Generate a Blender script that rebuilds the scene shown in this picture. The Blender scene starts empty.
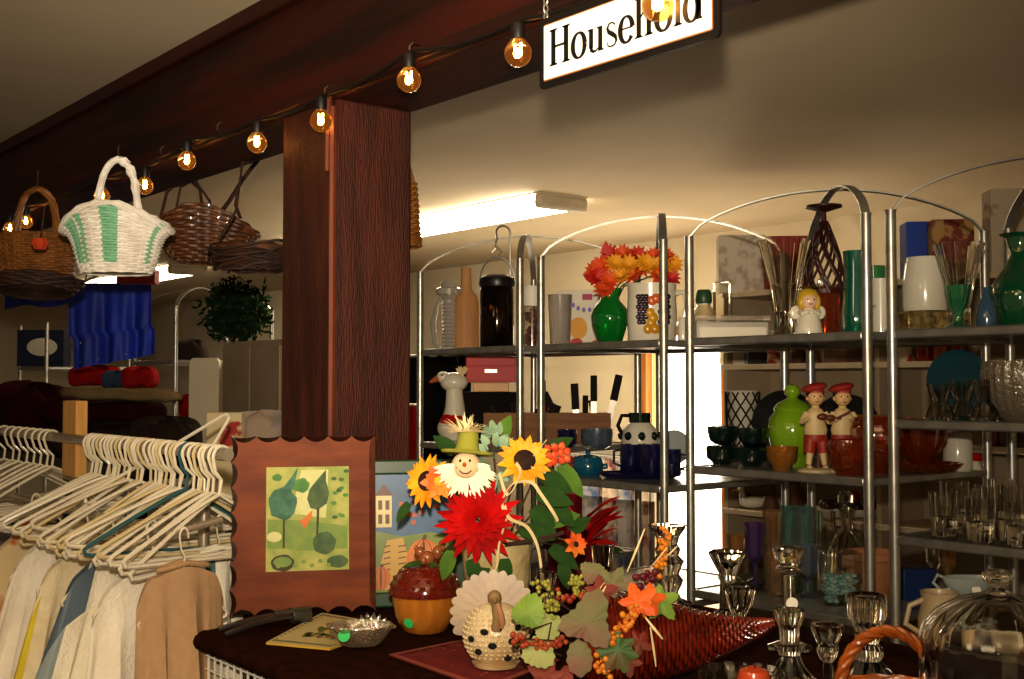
import bpy, math, random
from mathutils import Vector, Matrix
random.seed(11)
PI = math.pi
sc = bpy.context.scene
C = sc.collection
# ---------------------------------------------------------------- camera frame
F, CX, CY, EYE, HOR = 1180.0, 512.0, 339.5, 1.50, 385.0
TH = math.atan2(952.0, F)
RGT = Vector((math.sin(TH), math.cos(TH), 0))
FWD = Vector((-math.cos(TH), math.sin(TH), 0))
PIT = math.atan((HOR - CY) / F)
EYEP = Vector((0, 0, EYE))
CAMROT = math.atan2(RGT.y, RGT.x)          # turns local x to the viewer's right

def ray(px, py):
    x, y = (px - CX) / F, (CY - py) / F
    return RGT * x + FWD * (math.cos(PIT) - math.sin(PIT) * y) + Vector((0, 0, math.sin(PIT) + math.cos(PIT) * y))
def proj(p):
    d = Vector(p) - EYEP
    x, f, z = d.dot(RGT), d.dot(FWD), d.z
    w = f * math.cos(PIT) + z * math.sin(PIT)
    u = z * math.cos(PIT) - f * math.sin(PIT)
    return CX + F * x / w, CY - F * u / w, w
def atv(px, py, v):                         # point on the plane y = v
    r = ray(px, py); return EYEP + r * (v / r.y)
def atz(px, py, z):                         # point on the plane z
    r = ray(px, py); return EYEP + r * ((z - EYE) / r.z)
def on(px, v, z):                           # point standing at height z in plane v, in column px
    py = HOR
    for _ in range(6):
        p = atv(px, py, v); p.z = z; py = proj(p)[1]
    return p
def S(p): return proj(p)[2] / F             # metres per pixel there

# ---------------------------------------------------------------- mesh builder
class MB:
    def __init__(s): s.v = []; s.f = []; s.m = []; s.mi = 0; s.xf = None
    def add(s, vs, fs):
        o = len(s.v)
        s.v += [tuple(s.xf @ Vector(v)) for v in vs] if s.xf else [tuple(v) for v in vs]
        s.f += [tuple(i + o for i in f) for f in fs]; s.m += [s.mi] * len(fs)
        return s
    def box(s, c, d, rz=0, R=None):
        x, y, z = d[0] / 2, d[1] / 2, d[2] / 2
        vs = [Vector((a * x, b * y, e * z)) for e in (-1, 1) for b in (-1, 1) for a in (-1, 1)]
        R = R or Matrix.Rotation(rz, 3, 'Z')
        return s.add([R @ v + Vector(c) for v in vs], [(0, 2, 3, 1), (4, 5, 7, 6), (0, 1, 5, 4), (2, 6, 7, 3), (0, 4, 6, 2), (1, 3, 7, 5)])
    def tube(s, pts, r, n=8, closed=False, cap=True):
        pts = [Vector(p) for p in pts]; N = len(pts)
        rs = r if isinstance(r, (list, tuple)) else [r] * N
        vs = []; up = None
        for i in range(N):
            a = pts[i - 1] if (i or closed) else pts[0]
            b = pts[(i + 1) % N] if (i < N - 1 or closed) else pts[-1]
            t = (b - a)
            t = t.normalized() if t.length > 1e-9 else Vector((0, 0, 1))
            if up is None: up = t.orthogonal().normalized()
            up = up - t * up.dot(t)
            up = up.normalized() if up.length > 1e-6 else t.orthogonal().normalized()
            w = t.cross(up)
            for k in range(n):
                q = 2 * PI * k / n
                vs.append(pts[i] + (up * math.cos(q) + w * math.sin(q)) * rs[i])
        fs = []
        for i in range(N if closed else N - 1):
            j = (i + 1) % N
            for k in range(n):
                l = (k + 1) % n
                fs.append((i * n + k, i * n + l, j * n + l, j * n + k))
        if cap and not closed:
            fs.append(tuple(reversed(range(n)))); fs.append(tuple((N - 1) * n + k for k in range(n)))
        return s.add(vs, fs)
    def cyl(s, a, b, r, r2=None, n=16):
        return s.tube([a, b], [r, r if r2 is None else r2], n)
    def ribbon(s, pts, w, t, side):
        pts = [Vector(p) for p in pts]; side = Vector(side).normalized(); N = len(pts); vs = []
        for i in range(N):
            d = (pts[min(i + 1, N - 1)] - pts[max(i - 1, 0)]).normalized()
            nn = d.cross(side).normalized(); ww = w[i] if isinstance(w, (list, tuple)) else w
            for a, b in ((-1, -1), (1, -1), (1, 1), (-1, 1)): vs.append(pts[i] + side * a * ww / 2 + nn * b * t / 2)
        fs = [(i * 4 + k, i * 4 + (k + 1) % 4, i * 4 + 4 + (k + 1) % 4, i * 4 + 4 + k) for i in range(N - 1) for k in range(4)]
        fs += [(3, 2, 1, 0), tuple((N - 1) * 4 + k for k in range(4))]
        return s.add(vs, fs)
    def lathe(s, prof, n=32, c=(0, 0, 0), flute=None, sq=(1, 1)):
        c = Vector(c); vs = []; fs = []; N = len(prof)
        for r, h in prof:
            for k in range(n):
                q = 2 * PI * k / n
                rr = r * (1 + flute[1] * math.cos(flute[0] * q)) if flute else r
                vs.append(c + Vector((rr * math.cos(q) * sq[0], rr * math.sin(q) * sq[1], h)))
        for i in range(N - 1):
            for k in range(n):
                l = (k + 1) % n
                fs.append((i * n + k, i * n + l, (i + 1) * n + l, (i + 1) * n + k))
        if prof[0][0] > 1e-6: fs.append(tuple(reversed(range(n))))
        if prof[-1][0] > 1e-6: fs.append(tuple((N - 1) * n + k for k in range(n)))
        return s.add(vs, fs)
    def ell(s, c, r, nu=14, nv=9, R=None):
        if not isinstance(r, (tuple, list)): r = (r, r, r)
        c = Vector(c); vs = []; fs = []
        R = R or Matrix.Identity(3)
        vs.append(R @ Vector((0, 0, -r[2])) + c)
        for j in range(1, nv):
            a = -PI / 2 + PI * j / nv
            for k in range(nu):
                q = 2 * PI * k / nu
                vs.append(R @ Vector((r[0] * math.cos(a) * math.cos(q), r[1] * math.cos(a) * math.sin(q), r[2] * math.sin(a))) + c)
        vs.append(R @ Vector((0, 0, r[2])) + c); L = len(vs) - 1
        for k in range(nu): fs.append((0, 1 + (k + 1) % nu, 1 + k))
        for j in range(nv - 2):
            for k in range(nu):
                l = (k + 1) % nu; a = 1 + j * nu; b = a + nu
                fs.append((a + k, a + l, b + l, b + k))
        a = 1 + (nv - 2) * nu
        for k in range(nu): fs.append((a + k, a + (k + 1) % nu, L))
        return s.add(vs, fs)
    def grid(s, fn, nu, nv, wrap=False):
        vs = [fn(i / nu, j / nv) for j in range(nv + 1) for i in range(nu if wrap else nu + 1)]
        w = nu if wrap else nu + 1; fs = []
        for j in range(nv):
            for i in range(nu):
                k = (i + 1) % w
                fs.append((j * w + i, j * w + k, (j + 1) * w + k, (j + 1) * w + i))
        return s.add(vs, fs)
    def prism(s, poly, t, O=(0, 0, 0), ax=(1, 0, 0), ay=(0, 0, 1)):
        """polygon in the ax/ay plane, thickness t along ax x ay (centred)"""
        O, ax, ay = Vector(O), Vector(ax), Vector(ay); nn = ax.cross(ay).normalized() * t / 2; N = len(poly)
        vs = [O + ax * p[0] + ay * p[1] + nn for p in poly] + [O + ax * p[0] + ay * p[1] - nn for p in poly]
        fs = [tuple(range(N)), tuple(reversed(range(N, 2 * N)))] + [(i, i + N, (i + 1) % N + N, (i + 1) % N) for i in range(N)]
        return s.add(vs, fs)
    def flat(s, poly, O=(0, 0, 0), ax=(1, 0, 0), ay=(0, 0, 1)):
        O, ax, ay = Vector(O), Vector(ax), Vector(ay)
        return s.add([O + ax * p[0] + ay * p[1] for p in poly], [tuple(range(len(poly)))])
    def petal(s, base, d, nrm, L, W, curl=0.0, n=5, cup=0.0, tip=0.0):
        base, d, nrm = Vector(base), Vector(d).normalized(), Vector(nrm).normalized(); side = d.cross(nrm).normalized(); nrm = side.cross(d); vs = []
        for i in range(n + 1):
            t = i / n; w = W * (math.sin(PI * min(1, (t * .82 + .18)) ** 1.0) ** .8 if t < 1 else tip); w = max(w, W * .04)
            mid = base + d * (L * t) + nrm * (curl * L * t * t)
            vs += [mid - side * w / 2 + nrm * cup * w, mid, mid + side * w / 2 + nrm * cup * w]
        fs = []
        for i in range(n):
            a = i * 3
            fs += [(a, a + 1, a + 4, a + 3), (a + 1, a + 2, a + 5, a + 4)]
        return s.add(vs, fs)
    def build(s, name, mats, parent=None, loc=(0, 0, 0), rz=0, smooth=40, sc=None, bevel=0, R=None):
        me = bpy.data.meshes.new(name)
        vs = [tuple(c * sc for c in v) for v in s.v] if sc else s.v
        me.from_pydata(vs, [], s.f); me.validate()
        mats = mats if isinstance(mats, (list, tuple)) else [mats]
        for m_ in mats: me.materials.append(m_)
        if len(me.polygons) == len(s.m): me.polygons.foreach_set('material_index', s.m)
        if smooth:
            me.polygons.foreach_set('use_smooth', [True] * len(me.polygons))
            me.set_sharp_from_angle(angle=math.radians(smooth))
        me.update()
        o = bpy.data.objects.new(name, me); C.objects.link(o)
        if parent: o.parent = parent
        o.location = loc
        if rz: o.rotation_euler = (0, 0, rz)
        if R: o.rotation_euler = R
        if bevel:
            b = o.modifiers.new('bevel', 'BEVEL'); b.width = bevel; b.segments = 2; b.limit_method = 'ANGLE'
        return o

def tag(o, label, cat, group=None):
    o['label'] = label; o['category'] = cat
    if group: o['group'] = group
    return o
def thing(name, label, cat, loc=(0, 0, 0), rz=0, group=None):
    o = bpy.data.objects.new(name, None); C.objects.link(o)
    o.empty_display_size = .02; o.location = loc; o.rotation_euler = (0, 0, rz)
    return tag(o, label, cat, group)
def struct(name, mb, m, **k):
    o = mb.build(name, m, **k)
    if not k.get('parent'): o['kind'] = 'structure'
    return o
def dup(root, loc, rz=None, label=None, group=None):
    r = root.copy(); C.objects.link(r); r.location = loc
    if rz is not None: r.rotation_euler = (0, 0, rz)
    if label: r['label'] = label
    if group: r['group'] = group
    for ch in list(root.children):
        c = ch.copy(); C.objects.link(c); c.parent = r
        for g in ch.children:
            d = g.copy(); C.objects.link(d); d.parent = c
    return r

# ---------------------------------------------------------------- materials
def lin(c):
    if isinstance(c, str):
        c = tuple(int(c[i:i + 2], 16) / 255 for i in (0, 2, 4))
        c = tuple(x / 12.92 if x <= .04045 else ((x + .055) / 1.055) ** 2.4 for x in c)
    return (c[0], c[1], c[2], 1)
MATS = {}
def mat(name, col=(.5, .5, .5), rough=.5, metal=0, trans=0, ior=1.45, emit=None, es=0, col2=None, nscale=8, stretch=None,
        bump=0, bscale=40, coat=0, wave=None, spec=.5, sheen=0, thin=None, detail=4, lo=.35, hi=.65, sss=0):
    if name in MATS: return MATS[name]
    m = bpy.data.materials.new(name); m.use_nodes = True; MATS[name] = m
    nt = m.node_tree; b = nt.nodes['Principled BSDF']; L = nt.links.new
    def N(t): return nt.nodes.new(t)
    b.inputs['Base Color'].default_value = lin(col); b.inputs['Roughness'].default_value = rough
    b.inputs['Metallic'].default_value = metal; b.inputs['IOR'].default_value = ior
    b.inputs['Transmission Weight'].default_value = trans; b.inputs['Coat Weight'].default_value = coat
    b.inputs['Coat Roughness'].default_value = .08
    b.inputs['Specular IOR Level'].default_value = spec; b.inputs['Sheen Weight'].default_value = sheen
    if sss: b.inputs['Subsurface Weight'].default_value = sss; b.inputs['Subsurface Radius'].default_value = (.01, .006, .003)
    if emit is not None:
        b.inputs['Emission Color'].default_value = lin(emit); b.inputs['Emission Strength'].default_value = es
    tc = N('ShaderNodeTexCoord'); mp = N('ShaderNodeMapping'); L(tc.outputs['Object'], mp.inputs['Vector'])
    if stretch: mp.inputs['Scale'].default_value = stretch
    nz = N('ShaderNodeTexNoise'); nz.inputs['Scale'].default_value = nscale; nz.inputs['Detail'].default_value = detail
    L(mp.outputs['Vector'], nz.inputs['Vector'])
    c2 = lin(col2) if col2 is not None else tuple(min(1, x * .82) for x in lin(col)[:3]) + (1,)
    rp = N('ShaderNodeValToRGB'); rp.color_ramp.elements[0].position = lo; rp.color_ramp.elements[1].position = hi
    rp.color_ramp.elements[0].color = lin(col); rp.color_ramp.elements[1].color = c2
    fac = nz.outputs['Fac']
    if wave:
        w = N('ShaderNodeTexWave'); w.wave_type = wave[0]; w.bands_direction = wave[1]; w.inputs['Scale'].default_value = wave[2]
        w.inputs['Distortion'].default_value = wave[3]; w.inputs['Detail'].default_value = 3; L(mp.outputs['Vector'], w.inputs['Vector']); fac = w.outputs['Fac']
    L(fac, rp.inputs['Fac'])
    if trans < .5 or col2 is not None: L(rp.outputs['Color'], b.inputs['Base Color'])
    if bump:
        n2 = N('ShaderNodeTexNoise'); n2.inputs['Scale'].default_value = bscale; L(mp.outputs['Vector'], n2.inputs['Vector'])
        bp = N('ShaderNodeBump'); bp.inputs['Strength'].default_value = bump; bp.inputs['Distance'].default_value = .01
        L(fac if wave else n2.outputs['Fac'], bp.inputs['Height']); L(bp.outputs['Normal'], b.inputs['Normal'])
    return m

def thin(name, tint='f4f1e8', gloss=.07, edge=.7, rough=.04, body=0.0, bump=0, bscale=60):
    """thin-walled glass: tinted see-through film with an edge-on reflection"""
    if name in MATS: return MATS[name]
    m = bpy.data.materials.new(name); m.use_nodes = True; MATS[name] = m
    nt = m.node_tree; nt.nodes.remove(nt.nodes['Principled BSDF']); L = nt.links.new; N = nt.nodes.new
    out = nt.nodes['Material Output']
    tr = N('ShaderNodeBsdfTransparent'); tr.inputs[0].default_value = lin(tint)
    gl = N('ShaderNodeBsdfGlossy'); gl.inputs['Roughness'].default_value = rough; gl.inputs[0].default_value = (1, .96, .9, 1)
    lw = N('ShaderNodeLayerWeight'); lw.inputs[0].default_value = .35
    mr = N('ShaderNodeMapRange'); mr.inputs['To Min'].default_value = gloss; mr.inputs['To Max'].default_value = edge
    L(lw.outputs['Facing'], mr.inputs['Value'])
    a = tr.outputs[0]
    if body:
        df = N('ShaderNodeBsdfDiffuse'); tc = N('ShaderNodeTexCoord'); nz = N('ShaderNodeTexNoise'); nz.inputs['Scale'].default_value = 14
        L(tc.outputs['Object'], nz.inputs['Vector'])
        rp = N('ShaderNodeValToRGB'); c = lin(tint); rp.color_ramp.elements[0].color = c; rp.color_ramp.elements[1].color = (c[0] * .7, c[1] * .6, c[2] * .6, 1)
        L(nz.outputs['Fac'], rp.inputs['Fac']); L(rp.outputs[0], df.inputs[0])
        m0 = N('ShaderNodeMixShader'); m0.inputs[0].default_value = body; L(a, m0.inputs[1]); L(df.outputs[0], m0.inputs[2]); a = m0.outputs[0]
    m1 = N('ShaderNodeMixShader'); L(mr.outputs[0], m1.inputs[0]); L(a, m1.inputs[1]); L(gl.outputs[0], m1.inputs[2]); L(m1.outputs[0], out.inputs[0])
    if bump:
        tc = N('ShaderNodeTexCoord'); nz = N('ShaderNodeTexNoise'); nz.inputs['Scale'].default_value = bscale; bp = N('ShaderNodeBump'); bp.inputs['Strength'].default_value = bump; bp.inputs['Distance'].default_value = .01
        L(tc.outputs['Object'], nz.inputs['Vector']); L(nz.outputs['Fac'], bp.inputs['Height']); L(bp.outputs[0], gl.inputs['Normal']); L(bp.outputs[0], lw.inputs['Normal'])
    return m
# ---------------------------------------------------------------- shared materials
beamwood = mat('dark_red_stained_timber', '3e1005', .55, col2='1e0803', nscale=2.2, stretch=(.6, 6, 6), bump=.25, bscale=9, spec=.35)
postwood = mat('rough_sawn_brown_timber', '481f11', .65, col2='321409', nscale=3, stretch=(9, 9, 1.2), bump=.5, bscale=30, spec=.3)
plaster = mat('cream_plaster', 'd6c8ac', .8, col2='c6b698', nscale=1.3, bump=.05, bscale=60)
ceilm = mat('cream_ceiling_paint', 'd2c2a6', .85, col2='c2b092', nscale=.9, bump=.06, bscale=80)
floorm = mat('brown_floor_carpet', '4a3a2c', .95, col2='3a2c20', nscale=30, bump=.3, bscale=200)
steel = mat('brushed_steel_tube', 'b3b0a6', .34, metal=.8, col2='9b9890', nscale=20)
shelfm = mat('grey_glass_shelf_panel', '8f8d84', .3, col2='7a776e', nscale=12, coat=.3)
shelfdark = mat('dark_grey_shelf_panel', '4b4b45', .3, col2='3d3d37', nscale=12, coat=.3)
ivory = mat('ivory_plastic', 'e2d9c4', .35, col2='d6cbb2', nscale=6)
white_gl = mat('white_glazed_ceramic', 'd9d2bf', .2, col2='cfc6b0', nscale=5, coat=.5)
black = mat('black_plastic', '0d0b0a', .35, col2='141110')
glass = mat('clear_glass', 'f6f4ec', .03, trans=1, ior=1.48)
gold = mat('warm_brass', 'b58a3c', .3, metal=1)
brown_cloth = mat('dark_brown_cloth', '34170c', .95, col2='260f07', nscale=40, bump=.15, bscale=300, spec=.03)
white_cl = mat('white_cotton', 'f0e8d8', .9, col2='e4dac6', nscale=9, bump=.25, bscale=120, spec=.1)
leafg = mat('green_fabric_leaf', '2f4a22', .8, col2='46602c', nscale=30)
sticker = mat('white_price_sticker', 'e9e4d6', .6, col2='e2dccb')

# ---------------------------------------------------------------- room shell
CEIL = 2.40; BV = 5.30; XL = -13.5; XR = 2.2; YF = -1.6
struct('floor', MB().box(((XL + XR) / 2, (YF + BV) / 2, -.05), (XR - XL, BV - YF, .1)), floorm)
struct('ceiling', MB().box(((XL + XR) / 2, (YF + BV) / 2, CEIL + .05), (XR - XL, BV - YF, .1)), ceilm)
wx0 = atv(648, 400, BV).x; wx1 = atv(728, 400, BV).x; wz0 = .22; wz1 = 1.80
mb = MB()
mb.box(((XL + wx0) / 2, BV + .06, CEIL / 2), (wx0 - XL, .12, CEIL))
mb.box(((XR + wx1) / 2, BV + .06, CEIL / 2), (XR - wx1, .12, CEIL))
mb.box(((wx0 + wx1) / 2, BV + .06, wz0 / 2), (wx1 - wx0, .12, wz0))
mb.box(((wx0 + wx1) / 2, BV + .06, (wz1 + CEIL) / 2), (wx1 - wx0, .12, CEIL - wz1))
struct('wall_back', mb, plaster)
struct('wall_left', MB().box((XL - .06, (YF + BV) / 2, CEIL / 2), (.12, BV - YF, CEIL)), plaster)
struct('wall_right', MB().box((XR + .06, (YF + BV) / 2, CEIL / 2), (.12, BV - YF, CEIL)), plaster)
# window: orange timber frame, pane and curtain glowing in place of daylight
daylight = mat('glowing_white_pane', 'fff8e8', .6, emit='fff4dc', es=7)
w = thing('window_1', 'tall window full of white daylight behind the shelves', 'window', ((wx0 + wx1) / 2, BV, wz0)); w['kind'] = 'structure'
ww = wx1 - wx0; wh = wz1 - wz0
orangew = mat('orange_timber', 'b5702f', .5, col2='9a5a22', nscale=4, stretch=(8, 8, 1))  # plain orange wood colour with darker streaks
mb = MB()
mb.box((-ww / 2 - .01, -.03, wh / 2), (.10, .06, wh + .12)); mb.box((ww / 2 + .03, -.03, wh / 2), (.07, .06, wh + .12))
mb.box((0, -.03, wh + .04), (ww, .06, .08)); mb.box((0, -.05, -.03), (ww + .1, .12, .06))
mb.build('window_frame', orangew, w, bevel=.005)
MB().box((0, .05, wh / 2), (ww, .01, wh)).build('pane', daylight, w)
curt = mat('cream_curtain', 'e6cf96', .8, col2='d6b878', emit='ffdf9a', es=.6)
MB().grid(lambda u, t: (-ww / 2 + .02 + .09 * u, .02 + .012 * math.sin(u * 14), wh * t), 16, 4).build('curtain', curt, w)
# beam, ledge, column
BF = 1.277; BB = 1.495; BZ = EYE + .616
struct('trim_1', MB().box(((XL + XR) / 2, (BF + BB) / 2, (BZ + CEIL) / 2), (XR - XL - .02, BB - BF, CEIL - BZ)), beamwood, bevel=.012)
mb = MB(); mb.box(((XL + XR) / 2, BF - .012, BZ + .014), (XR - XL - .04, .024, .026))
struct('trim_2', mb, beamwood, bevel=.004)
mb = MB(); mb.box(((XL + XR) / 2, BF - .012, CEIL - .02), (XR - XL - .04, .024, .04))
struct('trim_3', mb, beamwood, bevel=.004)
cxr = atv(333, 300, BF).x; cxl = atv(279, 300, BF).x
mb = MB(); mb.box(((cxl + cxr) / 2, (BF + BB - .02) / 2 + .004, BZ / 2), (cxr - cxl, BB - BF - .024, BZ))
col = struct('trim_4', mb, postwood, bevel=.006)
mb = MB(); mb.tube([(cxr - .002, BF - .002, 0), (cxr - .002, BF - .002, BZ - .02)], .008, 6)
mb.tube([(cxr - .004, BF - .01, BZ - .0), (cxr - .006, BF - .012, BZ - .16)], .006, 6)
struct('trim_5', mb, mat('reddish_edge_strip', '6b3018', .45, col2='52230f'))

# ---------------------------------------------------------------- ceiling lights
lens = mat('glowing_white_lens', 'fff6e0', .4, emit='ffefcf', es=22)
lens2 = mat('dim_glowing_lens', 'fff6e0', .4, emit='ffefcf', es=9)
def fluoro(px, py, L, label, lm=None):
    p = atz(px, py, CEIL - .06)
    t = thing('fluorescent_light', label, 'light', (p.x - L / 2, p.y + .10, CEIL))
    mb = MB()
    mb.grid(lambda u, q: ((q - .5) * (L - .1), .15 * math.cos(PI * u), -.006 - .068 * math.sin(PI * u) ** .6), 14, 1)
    mb.build('lens', lm or lens, t)
    for sx in (-1, 1):
        MB().box((sx * (L / 2 - .02), 0, -.038), (.05, .31, .074)).build('end_cap', mat('grey_end_cap', 'c9bda6', .5), t, bevel=.02)
    MB().box((0, 0, -.004), (L, .30, .006)).build('housing', ivory, t)
    return p
fp = fluoro(548, 205, 2.44, 'long glowing strip light on the ceiling to the right of the post')
fluoro(176, 272, 2.44, 'far strip light glimpsed beside the white wicker basket', lens2)

# ---------------------------------------------------------------- etageres
ZT = EYE + .13
FV, DV = 2.44, .54
def etagere(x0, x1, label, shelves, dark=(), top=EYE + .41, arch=True):
    W = x1 - x0
    t = thing('metal_etagere', label, 'shelf unit', (x0, FV, 0), 0, 'metal etageres in a row')
    pm = MB().tube([(0, 0, 0), (0, 0, top)], .0125, 12); pm.tube([(0, 0, top), (0, 0, top + .004)], .014, 12)
    first = None
    for x in (0, W):
        for y in (0, DV):
            if first is None: first = pm.build('post', steel, t, (x, y, 0))
            else:
                o = first.copy(); C.objects.link(o); o.parent = t; o.location = (x, y, 0)
    for k, z in enumerate(shelves):
        mb = MB()
        mb.box((W / 2, DV / 2, -.006), (W - .026, DV - .026, .006))
        mb.build('shelf', shelfdark if k in dark else shelfm, t, (0, 0, z))
        fr = MB()
        for y in (0, DV): fr.box((W / 2, y, -.011), (W - .02, .016, .022))
        for x in (0, W): fr.box((x, DV / 2, -.011), (.012, DV - .02, .020))
        fr.build('shelf_rail', steel, t, (0, 0, z), bevel=.004)
    if arch:
        for k, (a, b) in enumerate((((0, 0), (W, DV)), ((W, 0), (0, DV)))):
            pts = []
            for i in range(29):
                q = i / 28; s_ = math.sin(PI * q) ** .62
                pts.append((a[0] + (b[0] - a[0]) * q, a[1] + (b[1] - a[1]) * q, top + .125 * s_))
            d = Vector((b[0] - a[0], b[1] - a[1], 0)); side = d.cross(Vector((0, 0, 1)))
            MB().ribbon(pts, .022, .004, side).build('arch', steel, t)
    return t
px = lambda p: atv(p, 400, FV).x
E1 = (px(420), px(520)); E2 = (px(541), px(664)); E3 = (px(690), px(868)); E4 = (px(893), px(1147))
Z1 = dict(top=ZT, mid=EYE - .205, low=EYE - .58); Z2 = dict(top=ZT, mid=EYE - .285, low=EYE - .62)
Z3 = dict(top=ZT, mid=EYE - .222, low=EYE - .56); Z4 = dict(top=ZT, up=EYE - .08, mid=EYE - .35, low=EYE - .60)
etagere(*E1, 'silver tube etagere next to the timber post, carrying the dark lantern and the wooden bottle', [Z1['top'], Z1['mid'], Z1['low'], .5, .12])
etagere(*E2, 'silver tube etagere carrying the bright green vase and the fruit pitcher', [Z2['top'], Z2['mid'], Z2['low'], .5, .12])
etagere(*E3, 'silver tube etagere carrying the lime jar and amber glass', [Z3['top'], Z3['mid'], Z3['low'], .5, .12])
etagere(*E4, 'rightmost silver tube etagere carrying clear tumblers on its dark shelves', [Z4['top'], Z4['up'], Z4['mid'], Z4['low'], .5, .12], dark=(1, 2, 3))
xa = px(175); xb = px(46)
etagere(xa - .56, xa, 'dim silver etagere behind the blue cloth on the left', [ZT, EYE - .19, EYE - .5, .5], arch=True, top=EYE + .40)
etagere(xb - .56, xb, 'farthest dim silver etagere at the left edge of the picture', [EYE + .12, EYE - .15, EYE - .5, .5], arch=False, top=EYE + .40)
# ---------------------------------------------------------------- string of globe bulbs along the beam
bulbg = mat('amber_bulb_glass', 'ffca80', .06, trans=1, ior=1.2, emit='ff9a3c', es=.10)
fila = mat('glowing_filament', 'ffd080', .5, emit='ffc060', es=90)
cordm = mat('black_cord', '150c08', .5)
BPX = [(658, 5), (518, 53), (409, 80), (321, 121), (257, 143), (187, 161), (145, 186), (102, 196), (26, 222), (10, 229)]
SV = 1.238
ls = thing('string_lights', 'string of round clear globe bulbs strung along the beam', 'string lights', (0, SV, BZ))
pts_b = [atv(x, y, SV - (.05 if i == 0 else 0)) for i, (x, y) in enumerate(BPX)]
cord = []
ex = [pts_b[0] + Vector((.5, .0, .03))] + pts_b + [pts_b[-1] + Vector((-.6, 0, .03))]
for i in range(len(ex) - 1):
    a, b = ex[i] + Vector((0, .002, .055)), ex[i + 1] + Vector((0, .002, .055))
    for k in range(8):
        q = k / 8; p = a.lerp(b, q); p.z -= .012 * math.sin(PI * q); cord.append(p - Vector((0, SV, BZ)))
MB().tube(cord, .0038, 6).build('cord', cordm, ls)
sock = MB().lathe([(0, .044), (.009, .044), (.0105, .040), (.0105, .024), (.0095, .019), (0, .019)], 14)
prof = [(.0, -.0205), (.006, -.0197), (.0115, -.017), (.0165, -.012), (.0195, -.006), (.0202, 0), (.019, .007), (.016, .0125), (.012, .017), (.0095, .021)]
globe = MB().lathe(prof, 20)
fil = MB().tube([(-.006, 0, .012), (-.005, 0, -.003), (-.002, 0, .003), (0, 0, -.005), (.002, 0, .003), (.005, 0, -.003), (.006, 0, .012)], .0014, 6)
fil.ell((0, 0, 0), (.0075, .004, .0065))
so = gl = fi = None
for i, p in enumerate(pts_b):
    k = 1.15
    if so is None:
        so = sock.build('bulb_socket', cordm, ls, p - Vector((0, SV, BZ)), sc=k)
        gl = globe.build('globe_bulb', bulbg, so, sc=k); gl.visible_shadow = True
        fi = fil.build('filament', fila, so, sc=k)
    else:
        o = so.copy(); C.objects.link(o); o.parent = ls; o.location = p - Vector((0, SV, BZ))
        for g in (gl, fi):
            d = g.copy(); C.objects.link(d); d.parent = o
hk = None
for x, y in ((415, 50), (222, 128), (165, 151), (330, 92)):
    p = atv(x, y, BF - .026) - Vector((0, SV, BZ))
    if hk is None:
        hk = MB().tube([(0, .012, .012), (0, -.004, .012), (0, -.012, .004), (0, -.012, -.006), (0, -.004, -.012)], .0025, 6).build('cup_hook', mat('steel_hook', 'c8b9a4', .25, metal=1), ls, p)
    else:
        o = hk.copy(); C.objects.link(o); o.parent = ls; o.location = p
BULBS = pts_b

# ---------------------------------------------------------------- the sign
SGV = 1.205
s0 = atv(541, 85, SGV); s1 = atv(721, 40, SGV); sw = s1.x - s0.x; sh = .112; z0 = (s0.z + s1.z) / 2 - .002
t = thing('hanging_sign', 'white sign with black border reading Household hanging under the beam', 'sign', ((s0.x + s1.x) / 2, SGV, z0))
def rrect(w, h, r, n=5):
    return [(sx * (w / 2 - r) + r * math.cos(a0 + PI / 2 * k / n), sy * (h / 2 - r) + r * math.sin(a0 + PI / 2 * k / n))
            for sx, sy, a0 in ((1, 1, 0), (-1, 1, PI / 2), (-1, -1, PI), (1, -1, 1.5 * PI)) for k in range(n + 1)]
MB().prism(rrect(sw, sh, .009), .006, (0, 0, sh / 2)).build('board', mat('black_sign_board', '120d0b', .4), t)
MB().prism(rrect(sw - .022, sh - .022, .003), .001, (0, -.0036, sh / 2)).build('tan_line', mat('tan_sign_edge', 'a06a3c', .5), t)
MB().prism(rrect(sw - .026, sh - .026, .002), .001, (0, -.0042, sh / 2)).build('face', mat('white_sign_face', 'f0eadf', .5, col2='ebe4d6', emit='f0e4d2', es=.06), t)
# serif lettering, built stroke by stroke (unit: x height = 1)
lt = MB()
def bar(x0, x1, y0, y1): lt.flat([(x0, y0), (x1, y0), (x1, y1), (x0, y1)])
def serif(x, y, w, up):                      # slab with bracket
    d = .07 if up else -.07
    lt.flat([(x - w, y), (x + w, y), (x + w, y + d * .6), (x + w * .42, y + d * 1.5), (x - w * .42, y + d * 1.5), (x - w, y + d * .6)] if up else
            [(x - w, y + d * .6), (x - w * .42, y + d * 1.5), (x + w * .42, y + d * 1.5), (x + w, y + d * .6), (x + w, y), (x - w, y)])
def stroke(pts, ws):
    n = len(pts); ws = ws if isinstance(ws, list) else [ws] * n; L_, R_ = [], []
    for i, (x, y) in enumerate(pts):
        a = pts[max(0, i - 1)]; b = pts[min(n - 1, i + 1)]; dx, dy = b[0] - a[0], b[1] - a[1]; q = math.hypot(dx, dy) or 1
        L_.append((x - dy / q * ws[i] / 2, y + dx / q * ws[i] / 2)); R_.append((x + dy / q * ws[i] / 2, y - dx / q * ws[i] / 2))
    for i in range(n - 1): lt.flat([L_[i], R_[i], R_[i + 1], L_[i + 1]])
def ring(cx, a0=0, a1=360, rx=.36, ry=.50, thick=.27, thin=.09, cy=.49):
    n = 28; pts = []; ws = []
    for i in range(n + 1):
        a = math.radians(a0 + (a1 - a0) * i / n); pts.append((cx + rx * math.cos(a), cy + ry * math.sin(a)))
        ws.append(thin + (thick - thin) * abs(math.cos(a)) ** 1.3)
    stroke(pts, ws)
X = 0
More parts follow.
